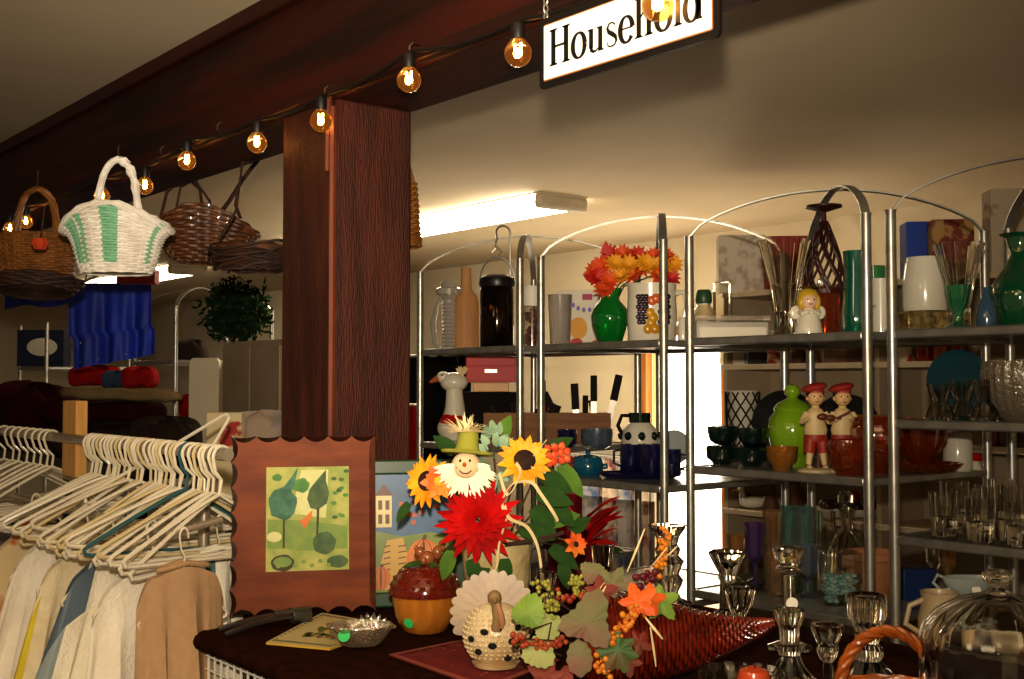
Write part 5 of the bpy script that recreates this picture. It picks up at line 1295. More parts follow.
mb = MB(); mb.ell((-12, 4, 24), (6, 1.6, 7)); mb.ell((12, 4, 24), (6, 1.6, 7)); mb.build('wings', white_gl, t, sc=s)
MB().tube([(9 * math.cos(2 * PI * k / 20), 6 * math.sin(2 * PI * k / 20), 49) for k in range(20)], .8, 5, closed=True).build('halo', gold, t, sc=s)
t, s = TH('twisted_candle_holder', 'tall red brown openwork candle holder with a round dish on top', 'candle holder', 825, 2.66, ZZ)
rbw = mat('red_brown_iron', '38100a', .4, col2='240b07', coat=.2, spec=.3)
MB().lathe(hollow([(14, 0), (15, 3), (15, 46), (17, 50)], 1.4), 28).build('amber_glass_cup', ambr, t, sc=s)
mb = MB()
for k in range(8):
    for sgn in (-1, 1):
        mb.tube([((3 + 17 * (1 - i / 14) ** .75 * (1 + .25 * math.sin(PI * i / 14))) * math.cos(2 * PI * k / 8 + sgn * i * .13), (3 + 17 * (1 - i / 14) ** .75 * (1 + .25 * math.sin(PI * i / 14))) * math.sin(2 * PI * k / 8 + sgn * i * .13), 44 + i * 5.2) for i in range(15)], 1.4, 6)
mb.build('openwork_cage', rbw, t, sc=s)
MB().tube([(0, 0, 112), (0, 0, 128)], [3, 2.4], 10).build('stem', rbw, t, sc=s); MB().lathe([(0, 126), (5, 127), (18, 131), (18, 133), (5, 130), (0, 129)], 28).build('top_dish', rbw, t, sc=s); MB().lathe([(16, 44), (20, 44), (20, 48), (16, 48)], 24).build('collar', rbw, t, sc=s)
V('vase', 'tall tapered teal green glass vase right of the red brown candle holder', 'vase', 857, 2.56, ZZ, [(13, 0), (14.5, 3), (15, 18), (12, 60), (13, 84)], tealg, flute=(12, .015))
V('striped_vase', 'white vase with blue sprigs seen between the two middle posts', 'vase', 881, 2.70, ZZ, [(9, 0), (9.5, 20), (9, 58)], mat('white_blue_sprig', 'd8d0bc', .3, col2='4a5a7a', nscale=26, lo=.6, hi=.64, coat=.4))
V('green_jar', 'small green glass seen behind the middle posts on the top shelf', 'glass', 876, 2.88, ZZ, [(10, 0), (10, 74)], emer)
# bay 3 mid
ZM = Z3['mid']
def stackcups(px, label):
    for k in range(2):
        V('cup', label[k], 'cup', px + k * .6, 2.58, ZM, [(9, 0), (11, 3), (15, 6), (16, 16), (14, 19)] if k == 0 else [(8, 0), (13, 4), (15, 12), (15, 18)], dkgr, dz=k * 20 * S(on(px, 2.58, ZM)))
stackcups(722, ['lower dark green cup of the left stack by the window', 'upper dark green cup of the left stack by the window']); stackcups(752, ['lower dark green cup of the stack left of the lime jar', 'upper dark green cup of the stack left of the lime jar'])
t, s = TH('caged_vase', 'frosted white glass vase wrapped in dark wire lattice behind the green cups', 'vase', 743, 2.90, ZM)
MB().lathe(hollow([(13, 0), (14, 4), (15, 60), (17, 66)], 1.5), 28).build('glass', mat('frosted_white_glass', 'd8d0bc', .4, trans=.4), t, sc=s)  # off-white frosted glass, partly see-through
mb = MB()
for k in range(10):
    for sgn in (-1, 1): mb.tube([((15.5 + i * .12) * math.cos(2 * PI * k / 10 + sgn * i * .2), (15.5 + i * .12) * math.sin(2 * PI * k / 10 + sgn * i * .2), 2 + i * 5.2) for i in range(13)], .9, 5)
mb.build('wire_lattice', black, t, sc=s)
t, s = TH('lime_jar', 'glossy lime green jar with knobbed lid', 'jar', 793, 2.66, ZM)
MB().lathe([(0, 0), (16, 0), (17, 4), (16, 10), (22, 20), (25, 34), (23, 48), (17, 56), (0, 57)], 36).build('jar', lime, t, sc=s); MB().lathe([(0, 55), (18, 55), (19, 58), (15, 63), (7, 67), (5, 69), (8, 73), (8, 77), (5, 81), (0, 82)], 32).build('lid', lime, t, sc=s)
V('bowl', 'small golden amber bowl in front of the lime jar', 'bowl', 782, 2.52, ZM, [(8, 0), (9, 3), (15, 12), (16, 24)], ambr2)
for px in (785, 846):
    o, s = V('plate', 'dark plate standing on edge behind the ' + ('lime jar' if px < 800 else 'two capped child figurines'), 'plate', px, 2.93, ZM, [(4, 0), (30, 2), (34, 5)], mat('near_black_plate', '0f0f0e', .2, coat=.5), n=40)
    o.rotation_euler = (PI / 2 - .12, 0, CAMROT); o.location.z += 34 * s
def child(px, label, fl_, v):
    t, s = TH('child_figurine', label, 'figurine', px, v, ZM)
    cre = mat('cream_bisque', 'd2bb8c', .5, col2='c2a874', nscale=20); rd = mat('rust_red_bisque', '9c2c18', .5, col2='842212', nscale=20)
    MB().lathe([(0, 0), (18, 0), (18, 2), (14, 4), (0, 4)], 24).build('base', mat('cream_base', 'cbb88c', .5), t, sc=s)
    mb = MB(); mb.tube([(3, 1, 3), (3, 0, 20)], [4, 3], 8); mb.build('tree_stump', mat('brown_bisque', '4a2a18', .6), t, sc=s)
    b = MB(); b.lathe([(0, 36), (11, 37), (12, 42), (9, 52), (10, 58), (7, 62), (4, 64), (3.5, 67), (0, 67)], 24, sq=(1, .75))
    for sg in (-1, 1):
        b.tube([(sg * 6, -2, 22), (sg * 7, -2, 14), (sg * 8, -3, 7)], [4, 3.4, 2.8], 10); b.ell((sg * 8, -6, 5), (3, 5, 2.4))
    for sg in (-1, 1): b.tube([(sg * 9, 0, 58), (sg * 14, -4, 50), (sg * 8 * (1 if fl_ else .8) - 2, -11, 53 + (2 if sg > 0 else 0))], [3.6, 3.2, 2.4], 10)
    b.build('torso_and_legs', cre, t, sc=s)
    p_ = MB(); p_.lathe([(0, 36), (11.5, 37), (12, 33), (11, 30), (0, 30)], 24, sq=(1, .75))
    for sg in (-1, 1): p_.tube([(sg * 5, -1, 34), (sg * 6.5, -2, 26), (sg * 7, -2, 19)], [6.4, 6.2, 5.8], 12)
    p_.build('red_shorts', rd, t, sc=s)
    h = MB(); h.ell((0, -1, 74), (8.4, 8, 8.6), 18, 12); h.ell((0, -9.4, 73), (1.4, 1.6, 1.4), 8, 6)
    for sg in (-1, 1): h.ell((sg * 8.2, 0, 73), (1.4, 1.8, 2.2), 8, 6)
    ho = h.build('head', mat('tan_bisque_skin', 'd6ad78', .5, col2='c49a66'), t, sc=s)
    e = MB(); e.ell((-3, -8.4, 75), .9, 6, 5); e.ell((3, -8.4, 75), .9, 6, 5); e.tube([(-2, -8.6, 70), (0, -9, 69.4), (2, -8.6, 70)], .4, 5); e.build('eyes_and_mouth', black, ho, sc=s)
    hb = MB(); hb.ell((0, 1.5, 77), (9.2, 8.6, 8), 16, 10); hb.build('hair', mat('dark_brown_bisque', '2c1a10', .6), ho, sc=s)
    c = MB(); c.ell((-1, 0, 84), (13, 12, 4.6), 20, 10, Matrix.Rotation(-.22, 3, 'Y')); c.lathe([(8.4, 79), (9, 79), (9, 82), (8.4, 82)], 20); c.build('red_cap', mat('brick_red_cap', 'a8342a', .5, col2='8c2a20', nscale=14), ho, sc=s)
    if fl_:
        f = MB(); f.ell((4, -13, 55), (6, 2.6, 3.4)); f.ell((12, -13, 54), (5, 2.4, 3)); f.tube([(14, -13, 54), (22, -14, 53)], 1, 6); f.build('violin', mat('violin_brown', '5c2a18', .4), t, sc=s)
    else:
        f = MB(); f.tube([(-16, -10, 50), (4, -13, 60)], 1.2, 8); f.build('flute', mat('violin_brown'), t, sc=s)
child(816, 'cream child figurine with red cap playing a violin', True, 2.55); child(843, 'cream child figurine with red cap playing a flute', False, 2.60)
V('bowl', 'shallow golden amber compote behind the right posts above the red amber bowls', 'bowl', 868, 2.80, ZM, [(10, 0), (6, 6), (5, 30), (20, 40), (24, 52)], ambr2)
V('bowl', 'deep red amber glass bowl in front of the flute playing figurine', 'bowl', 851, 2.50, ZM, [(14, 0), (15, 4), (22, 14), (24, 30), (23, 36)], ambr, flute=(14, .03))
V('bowl', 'tall rounded amber glass bowl behind the middle posts', 'bowl', 878, 2.62, ZM, [(12, 0), (13, 4), (26, 22), (27, 44), (22, 56)], ambr, flute=(12, .02))
V('bowl', 'wide red amber punch bowl right of the middle posts', 'bowl', 921, 2.72, ZM, [(10, 0), (14, 6), (24, 22), (28, 46)], ambr, flute=(14, .04), dz=.022)
V('plate', 'scalloped red amber glass plate under the punch bowl', 'plate', 924, 2.72, ZM, [(18, 0), (28, 3), (36, 11)], ambr, flute=(16, .04))
t, s = TH('sugar_jar', 'cream lidded sugar jar right of the amber punch bowl', 'jar', 958, 2.86, ZM)
MB().lathe([(0, 0), (13, 0), (14, 3), (14, 30), (12, 34), (0, 34)], 28).build('jar', white_gl, t, sc=s); MB().lathe([(0, 33), (14, 33), (13, 38), (6, 41), (0, 42)], 28).build('lid', white_gl, t, sc=s)
t, s = TH('mushroom_figurine', 'tiny white figurine with red mushroom cap beside the cream sugar jar', 'figurine', 975, 2.93, ZM)
MB().lathe([(0, 0), (7, 0), (6, 4), (4, 10), (0, 11)], 18).build('stalk', white_gl, t, sc=s); MB().lathe([(0, 17), (5, 16), (8, 11), (7, 9), (0, 10)], 20).build('cap', redp, t, sc=s)
# bay 3 low shelf: tumblers
ZM = Z3['low']
tum = [(736, 2.62, 48, 8, 'ambr2', 'golden amber goblet left in the low row of tumblers'), (755, 2.66, 60, 9, 'purp', 'deep purple pressed glass goblet behind the flared candlestick'), (772, 2.80, 66, 9, 'smk', 'tall smoky amber tumbler in the low row'), (790, 2.84, 70, 9, 'teal', 'tall pale teal tumbler behind the tallest candlestick'), (806, 2.84, 72, 9, 'teal', 'pale teal tumbler to the right behind the tallest candlestick'), (808, 2.6, 52, 10, 'blu', 'blue grey goblet right of the tallest candlestick'), (826, 2.84, 70, 10, 'clr', 'clear tumbler behind the pebble jar'), (778, 2.55, 40, 12, 'smk', 'short smoky amber glass in the low row'), (858, 2.86, 60, 10, 'clr', 'clear glass right of the decanter')]
tm = dict(ambr2=gm('pale_amber_glass', 'f0d490', .9), purp=gm('purple_glass', '7c58a8', .7), smk=gm('smoky_amber_glass', 'ecd09c', .88), teal=gm('pale_teal_glass', 'c0e6e2', .9), blu=gm('blue_grey_glass', 'b8c8dc', .88), clr=cglass)
for px_, v_, h, r, k, lab in tum:
    pr = [(r * .75, 0), (r * .8, 2), (r, h * .5), (r, h)] if 'goblet' not in lab else [(r * 1.1, 0), (r * .9, 2), (2, 5), (2, h * .3), (r * .9, h * .45), (r * 1.15, h)]
    V('goblet' if 'goblet' in lab else 'tumbler', lab, 'glass', px_, v_, ZM, pr, tm[k], flute=(8, .03), smooth=25)
V('glass_plate', 'round clear green edged glass plate lying under the tumblers', 'plate', 778, 2.70, ZM, [(48, 0), (56, 2)], gm('green_edge_glass', 'd0ecdc', .93), n=48, dz=-.0) [0].location.z -= .0
t, s = TH('pebble_jar', 'square glass jar half full of blue green glass pebbles', 'jar', 840, 2.58, ZM)
MB().box((0, 0, 26), (38, 30, 52)).build('glass', filmg, t, sc=s, bevel=.003)
g = random.Random(12); mb = MB()
for i in range(120): mb.ell((g.uniform(-16, 16), g.uniform(-12, 12), 3 + g.uniform(0, 26)), (3.2, 3, 2.2), 7, 5)
o = mb.build('glass_pebbles', mat('blue_green_pebble', '5c949a', .15, col2='b0d4cc', nscale=60, coat=.8), t, sc=s); o['kind'] = 'stuff'
t, s = TH('decanter', 'clear glass decanter with neck and stopper behind the pebble jar', 'decanter', 847, 2.78, ZM)
MB().lathe(hollow([(17, 0), (19, 3), (19, 36), (12, 52), (5, 60), (5, 76), (8, 80)], 1.4), 32).build('bottle', cglass, t, sc=s); MB().lathe([(0, 76), (4, 76), (4, 82), (8, 86), (8, 94), (4, 98), (0, 98)], 20).build('stopper', cglass, t, sc=s)
V('flower_pot', 'wide terracotta pot behind the middle posts on the low shelf', 'pot', 872, 2.72, ZM, [(20, 0), (21, 3), (27, 38), (29, 40), (29, 46)], mat('terracotta', 'a8724c', .8, col2='96623e', nscale=12))
# rightmost bay: top
ZZ = Z4['top']
t, s = TH('white_pitcher', 'plain white ceramic pitcher standing on a gold glass block on the top shelf', 'pitcher', 926, 2.72, ZZ)
t.location.z += 24 * s
MB().lathe(hollow([(21, 0), (22, 3), (22, 30), (19, 48), (18, 54)], 2), 32).build('body', white_gl, t, sc=s); MB().petal((-17, 0, 48), (-1, 0, .5), (0, 0, 1), 8, 10, 0, 3).build('spout', white_gl, t, sc=s)
BX('gold_glass_block', 'gold mirrored glass block under the white pitcher', 'block', 922, 2.70, ZZ, 44, 34, 23, mat('gold_mirror_tile', 'c9b070', .12, metal=.6, col2='6b5a34', nscale=60), .1, .003)
flared(960, 2.56, ZZ, 86, 10, 24, 'tall flared clear glass vase in front of the white pitcher', 12)
def bud(px, v, h, label, m_): V('bud_vase', label, 'vase', px, v, ZZ, [(h * .34, 0), (h * .34, 2), (h * .12, 8), (h * .1, h * .3), (h * .22, h * .6), (h * .26, h * .8), (h * .3, h)], m_)
bud(958, 2.49, 44, 'green footed glass in front of the flared vase', emer); bud(1001, 2.62, 44, 'green footed glass half hidden by the big green jug', emer)
V('bud_vase', 'small slate blue teardrop bud vase', 'vase', 987, 2.52, ZZ, [(9, 0), (10.5, 10), (9, 22), (3.5, 36), (3, 42)], mat('slate_blue_glass', '3c566b', .15, coat=.6))
t, s = TH('green_jug', 'big dark green glass jug at the right edge of the top shelf', 'jug', 1022, 2.60, ZZ)
MB().lathe(hollow([(20, 0), (22, 4), (28, 28), (27, 46), (16, 62), (10, 74), (14, 92), (20, 96)], 1.8), 36, flute=(12, .03)).build('body', gm('dark_emerald_glass', '1a7a4c', .55), t, sc=s)
MB().tube([(14, 0, 88), (30, 0, 84), (34, 0, 60), (26, 0, 44)], 3, 8).build('handle', gm('dark_emerald_glass', ''), t, sc=s)
# rightmost bay: dark shelf
ZZ = Z4['up']
for i, (px_, lab) in enumerate(((940, 'upturned clear pressed glass dish at the left end of the dark shelf'), (962, 'upturned clear pressed glass dish second from the left on the dark shelf'), (985, 'clear pressed glass compote third from the left on the dark shelf'))):
    V('glass_dish', lab, 'dish', px_, 2.56 + .05 * (i % 2), ZZ, [(13, 0), (14, 3), (10, 14), (6, 18), (8, 24), (13, 36 + 3 * i)], cglass, flute=(10, .05), smooth=25)
V('textured_bowl', 'large textured smoky glass bowl at the right end of the dark shelf', 'bowl', 1020, 2.62, ZZ, [(16, 0), (20, 4), (32, 20), (36, 44), (34, 60)], gm('textured_smoky_glass', 'b0a68c', .6, .15, bump=.6, bscale=90), flute=(24, .02))
o, s = V('plate', 'dark teal plate standing behind the pressed glass dishes', 'plate', 958, 2.93, ZZ, [(4, 0), (29, 2), (33, 5)], mat('dark_teal_plate', '0e4450', .2, coat=.6), n=40); o.rotation_euler = (PI / 2 - .1, 0, CAMROT); o.location.z += 33 * s
ZZ = Z4['mid']
gl0 = None
for i, (px_, v_) in enumerate(((944, 2.52), (966, 2.62), (980, 2.50), (1003, 2.58), (1020, 2.50), (955, 2.74), (990, 2.74), (1015, 2.76))):
    lab = ['clear glass tumbler at the left end of the tumbler shelf', 'clear glass tumbler second from the left on the tumbler shelf', 'clear cut tumbler in the middle front of the tumbler shelf', 'tall clear glass jar on the tumbler shelf', 'clear glass at the right edge of the tumbler shelf', 'clear tumbler in the back row, left', 'clear tumbler in the back row, centre', 'clear tumbler in the back row, right edge'][i]
    V('tumbler', lab, 'glass', px_, v_, ZZ, [(11, 0), (12, 2), (13, 20), (14, 44 + (16 if i == 3 else 0))], cglass, flute=(10, .03), smooth=25, group=None)
ZZ = Z4['low']
t, s = TH('gravy_boat', 'pale grey green gravy boat with white sticker', 'gravy boat', 970, 2.62, ZZ)
t.location.z += .10
MB().lathe(hollow([(10, 0), (14, 3), (22, 14), (24, 20)], 1.6), 36, sq=(1.15, .6)).build('bowl', mat('pale_celadon', 'a8b0a8', .25, col2='98a098', coat=.5), t, sc=s)
MB().tube([(-22, 0, 18), (-32, 0, 22), (-36, 0, 14), (-28, 0, 6), (-20, 0, 8)], 1.8, 8).build('handle', mat('pale_celadon'), t, sc=s)
MB().lathe([(0, 0), (4.5, 0), (4.5, .4), (0, .4)], 16).build('price_sticker', sticker, t, Vector((2, -13, 9)) * s, sc=s, R=(PI / 2 - .4, 0, 0))
o, s = BX('dark_box', 'dark wooden box the gravy boat stands on', 'box', 972, 2.66, ZZ, 70, 40, 10, mat('dark_box_wood', '2a1c14', .6)); o.scale = (1, 1, .103 / (10 * s))
t, s = TH('cream_jug', 'cream stoneware jug with big loop handle beside the cake dome', 'jug', 940, 2.50, ZZ)
MB().lathe(hollow([(17, 0), (20, 4), (21, 26), (17, 46), (19, 54)], 2), 32).build('body', mat('cream_stoneware', 'bda884', .4, col2='a8946f', coat=.3), t, sc=s); MB().tube([(-16, 0, 46), (-30, 0, 40), (-34, 0, 22), (-18, 0, 12)], 3, 8).build('handle', mat('cream_stoneware'), t, sc=s)
t, s = BX('blue_box', 'small blue box behind the jug at the low right shelf', 'box', 917, 2.80, ZZ, 34, 24, 46, mat('blue_card', '0f2a5c', .4, col2='0b2048'))
o, s = V('planter', 'white bowl with red patches at the right edge behind the cake dome knob', 'bowl', 1016, 2.58, ZZ, [(16, 0), (18, 3), (24, 40), (25, 50)], mat('white_red_bowl', 'd6cdb8', .3, col2='a82418', nscale=2.2, lo=.55, hi=.57, coat=.4))
for i, px_ in enumerate((935, 948)):
    V('stem_glass', 'tall thin stemmed glass under the tumbler shelf, ' + ('left' if i == 0 else 'right') + ' of the pair', 'glass', px_, 2.84, ZZ, [(9, 0), (8, 1.5), (1.4, 4), (1.4, 40), (8, 52), (9, 76)], tm['ambr2'] if i else cglass)
# ---------------------------------------------------------------- white bookcase beyond the etageres
KV = 3.78; KD = .30
bx0 = atv(722, 400, KV).x; bx1 = bx0 + 2.1
bk = mat('shaded_white_laminate', 'b09c80', .6, col2='a08c70', nscale=3)  # white laminate with the shelf shade mixed into its colour
bke = mat('cream_shelf_edge', 'c9b698', .5, col2='bca888')
kz = [EYE + .385, EYE + .085, EYE - .21, EYE - .51, EYE - .80, EYE - 1.10]
t = thing('bookcase', 'long pale bookcase standing behind the etageres right of the window', 'bookcase', (bx0, KV, 0))
MB().box((1.05, KD, (kz[0]) / 2), (2.1, .015, kz[0])).build('back_panel', bk, t)
for x in (.01, .74, 1.42, 2.09): MB().box((x, KD / 2, kz[0] / 2 - .011), (.02, KD - .02, kz[0] - .022)).build('side_panel', bk, t)
for k, z in enumerate(kz): MB().box((1.05, KD / 2 - (.006 if k else 0), z - .011), (2.1, KD, .022)).build('shelf', bke, t, bevel=.002)
MB().box((1.05, .03, .04), (2.06, .02, .08)).build('plinth', bk, t)
def BV_(px, k, *a, **q): return V(a[0], a[1], a[2], px, KV + q.pop('d', .12), kz[k] + .003, *a[3:], **q)
def bb(px, k, name, label, cat, w, d, h, m_, rz=0, dd=.14): return BX(name, label, cat, px, KV + dd, kz[k] + .003, w, d, h, m_, rz, .002)
whb = mat('white_printed_carton', 'c8bda8', .6, col2='a89a86', nscale=20, lo=.5, hi=.6)
o, s = bb(741, 0, 'carton', 'white printed carton on top of the bookcase beside the flared vase', 'box', 46, 34, 58, whb, -.1)
o, s = bb(786, 0, 'carton', 'red carton on top of the bookcase behind the flared vase', 'box', 40, 30, 54, mat('red_carton', '8c1c14', .6, col2='b58a6c', nscale=9, lo=.6, hi=.66), -.1)
o, s = bb(920, 0, 'carton', 'bright blue carton on top of the bookcase behind the white pitcher', 'box', 32, 30, 58, mat('blue_carton', '143a9c', .5, col2='1c4ab0', nscale=4), -.1)
o, s = bb(950, 0, 'carton', 'multicoloured carton right of the bright blue one', 'box', 40, 30, 58, mat('mixed_carton', '7c2a1c', .6, col2='b0894c', nscale=12, lo=.48, hi=.52), -.1)
o, s = bb(1008, 0, 'carton', 'pale pictured carton at the right end of the bookcase top', 'box', 40, 30, 84, mat('pale_picture_carton', 'b8a890', .6, col2='8c5a44', nscale=9, lo=.58, hi=.66), -.1)
o, s = bb(748, 1, 'dish_rack', 'white scalloped dish rack under the top boards of the bookcase', 'rack', 52, 26, 34, white_gl)
# second board
o, s = bb(756, 1, 'toaster', 'dark small box on the second bookcase board', 'box', 20, 20, 12, black, dd=.06)
for i, (px_, m_, lab) in enumerate(((776, 'stripe', 'small red striped figure on the second bookcase board'), (798, 'br', 'small brown figure on the second bookcase board'), (905, 'yl', 'white figure with a red flower on the second bookcase board'), (925, 'rd', 'small red pot left in the row of red pots'), (942, 'or', 'orange pot in the middle of the row of red pots'), (960, 'rd', 'small red pot right in the row of red pots'))):
    mm = dict(stripe=mat('red_stripe', '8c2a1c', .5, col2='c9a078', wave=('BANDS', 'DIAGONAL', 14, 0)), br=mat('brown_figure', '5c3a24', .6), yl=mat('white_red_figure', 'cfc2a6', .4, col2='b83a1c', nscale=10, lo=.6, hi=.62), rd=mat('red_pot_glaze', '8c1c10', .25, coat=.5), **{'or': mat('orange_pot_glaze', 'a84a1c', .25, coat=.5)})[m_]
    BV_(px_, 1, 'figurine' if i < 3 else 'pot', lab, 'figurine' if i < 3 else 'pot', [(8, 0), (9, 3), (9, 12), (5, 16), (6, 21), (3, 25)] if i < 3 else [(7, 0), (9, 6), (8, 18), (9, 21)], mm, d=.05, open_=i > 2)
o, s = bb(843, 1, 'casserole_dish', 'long brown patterned baking dish on the second bookcase board', 'dish', 44, 22, 16, mat('brown_pattern_dish', '7c5a34', .4, col2='5c2a14', nscale=14, coat=.4), dd=.1)
# third board (right part) and figures
for i, (px_, lab, c) in enumerate(((993, 'dark red pot on the third bookcase board', '6b1c14'), (1010, 'brown pot on the third bookcase board', '5c3a1c'))):
    BV_(px_, 2, 'pot', lab, 'pot', [(8, 0), (11, 8), (9, 20), (10, 24)], mat('pot_' + c, c, .3, coat=.4), d=.05)
# fourth board: duck, gnome, eagle, tray with red ball
t = thing('duck_figurine', 'white duck figurine on the bookcase beside the window', 'figurine', on(751, KV + .05, kz[3] + .003), CAMROT); s = S(t.location)
mb = MB(); mb.ell((2, 0, 6), (14, 7, 6)); mb.tube([(-8, 0, 8), (-9, 0, 16)], [4, 3], 10); mb.ell((-10, 0, 18), (4, 3.4, 3.6)); mb.tube([(12, 0, 8), (20, 0, 11)], [4, 1], 8); mb.build('body', white_gl, t, sc=s)
MB().tube([(-13, 0, 18), (-18, 0, 17)], [1.6, .8], 6).build('bill', mat('orange_bill'), t, sc=s)
t = thing('dark_duck_figurine', 'dark duck figurine just behind the white duck', 'figurine', on(744, KV + .10, kz[3] + .003), CAMROT); s = S(t.location)
mb = MB(); mb.ell((2, 0, 6), (10, 6, 6)); mb.tube([(-5, 0, 8), (-5, 0, 18)], [4, 3], 10); mb.ell((-6, 0, 20), (4, 3.4, 3.6)); mb.build('body', mat('brown_figure'), t, sc=s); MB().tube([(-9, 0, 20), (-13, 0, 19)], [1.6, .8], 6).build('bill', mat('orange_bill'), t, sc=s)
BV_(771, 3, 'gnome_figurine', 'brown gnome figurine with pointed hat right of the white duck', 'figurine', [(7, 0), (8, 4), (6, 12), (4, 15), (5, 18), (5, 21), (1, 30)], mat('brown_figure'), d=.07, open_=False)
BV_(795, 3, 'vase', 'small brown vase behind the back post on the fourth board', 'vase', [(6, 0), (11, 10), (10, 18), (5, 26), (6, 30)], mat('brown_vase', '6b3f22', .4, coat=.3), d=.14)
t = thing('oval_platter', 'white oval platter with dark fruit and a red ball on the fourth bookcase board', 'platter', on(850, KV + .10, kz[3] + .003), CAMROT); s = S(t.location)
MB().lathe(hollow([(30, 0), (40, 3), (46, 9)], 2), 40, sq=(1, .5)).build('platter', white_gl, t, sc=s)
mb = MB(); g = random.Random(5)
for i in range(16): mb.ell((g.uniform(-28, 28), g.uniform(-10, 10), 9 + g.uniform(0, 4)), (5, 5, 5), 9, 6)
mb.build('dark_fruit', mat('dark_wax_fruit', '3a1a16', .4, col2='22120e'), t, sc=s); MB().ell((2, -6, 20), 7, 12, 8).build('red_ball', redp, t, sc=s)
BV_(872, 3, 'plate', 'white plate edge behind the red ball', 'plate', [(4, 0), (17, 2), (19, 4)], white_gl, d=.22)[0].rotation_euler = (PI / 2 - .1, 0, CAMROT)
# fifth board
BV_(866, 4, 'candle', 'red candle in the low bookcase row', 'candle', [(7, 0), (7.5, 2), (7.5, 22)], redp, d=.05, open_=False)
BV_(900, 4, 'basin', 'white basin in the low bookcase row', 'bowl', [(14, 0), (20, 8), (24, 20)], white_gl, d=.1)
BV_(934, 4, 'figurine', 'small brown bear-like figurine on the low bookcase board', 'figurine', [(6, 0), (7, 6), (5, 11), (6, 16), (3, 21)], mat('brown_figure'), d=.05, open_=False)
o, s = bb(785, 4, 'brown_box', 'low wide brown box in the fifth bookcase row', 'box', 60, 24, 14, mat('low_brown_box', '5a4530', .6, col2='48361f'))
bolm = mat('beige_bolster_cloth', '8a7550', .9, col2='7a6644', nscale=10, spec=.1); dkr = mat('dark_wine_cloth', '3a0c12', .9, col2='2a070c', nscale=14, spec=.1); gry = mat('charcoal_brown_cloth', '33261f', .9, col2='281c16', nscale=14, spec=.1)
brd = mat('bright_red_cloth', '9c140f', .9, col2='840f0b', nscale=12, spec=.1); slb = mat('slate_blue_cloth', '3a4a63', .9, col2='2f3d54', nscale=12, spec=.1)
# sunlit red umbrella-like folded cloth and hanging fabrics behind the middle etageres
fab = mat('floral_print_fabric', 'c9b8a4', .9, col2='8c4a4a', nscale=16, lo=.45, hi=.62, spec=.1); fab2 = mat('blue_white_fabric', 'bdb6ae', .9, col2='5a6a8c', nscale=10, lo=.45, hi=.6, spec=.1)
redf = mat('maroon_fabric', '7c1420', .9, col2='5c0c16', nscale=12, spec=.1)
def drape(px0, px1, v, z1, z0, m_, name, label, cat, k=9, top=True):
    a, b = atv(px0, 400, v).x, atv(px1, 400, v).x; w_ = b - a
    t = thing(name, label, cat, (a, v, z0))
    MB().grid(lambda u, q: ((u + .06 * (q - .5) * math.sin(u * 5)) * w_, .03 * math.sin(u * k) * (.4 + q) + .012 * math.sin(u * k * 2.7), (z1 - z0) * (1 - q) - .03 * abs(math.sin(u * k * .5)) * q), 40, 10).build('cloth', m_, t)
    MB().tube([(-.02, 0, z1 - z0), (w_ + .02, 0, z1 - z0)], .008, 8).build('hanging_bar', steel, t)
    return t
RV2 = 4.4
zz1 = EYE - .42
rk = thing('clothes_rail', 'low clothes rail with printed fabrics in front of the sunlit window', 'clothes rail', (atv(560, 400, RV2).x, RV2, 0))
rw = atv(652, 400, RV2).x - atv(560, 400, RV2).x
for x in (0, rw): MB().tube([(x, .0, 0), (x, 0, zz1 + .05)], .012, 8).build('upright', steel, rk)
MB().tube([(0, 0, zz1 + .05), (rw, 0, zz1 + .05)], .012, 8).build('rail', steel, rk)
for i, (a, b, m_, lab) in enumerate(((562, 582, redf, 'maroon cloth at the left end of the low clothes rail'), (582, 598, fab2, 'blue and white cloth on the low clothes rail'), (598, 616, fab, 'floral cloth left of the middle on the low clothes rail'), (616, 630, fab2, 'pale blue patterned cloth right of the middle on the low clothes rail'), (630, 648, fab, 'floral cloth nearest the window on the low clothes rail'))):
    drape(a, b, RV2 - .03 - .02 * (i % 2), zz1 + .03, .35, m_, 'hanging_cloth', lab, 'cloth')
drape(402, 474, 3.45, EYE + .15, .45, mat('black_navy_wool', '0c0e16', .95, col2='15100e', nscale=5, spec=.05), 'dark_coat', 'dark navy coat hanging behind the goose figurine', 'coat', 11)
drape(398, 420, 3.30, EYE - .10, .5, brd, 'red_garment', 'bright red garment hanging at the right edge of the post', 'garment')
t = thing('closed_umbrella', 'tall maroon closed umbrella seen behind the posts near the red drawer box', 'umbrella', on(545, 3.3, 0), CAMROT); s = S(t.location)
mb = MB(); mb.lathe([(1, 0), (2, 2), (14, 210), (12, 240), (8, 300), (3, 352), (1.2, 356)], 32, flute=(8, .12)); mb.build('canopy', redf, t, sc=s * .95)
MB().tube([(0, 0, 335), (0, 0, 376)], 1.5, 8).build('shaft', steel, t, sc=s * .95)
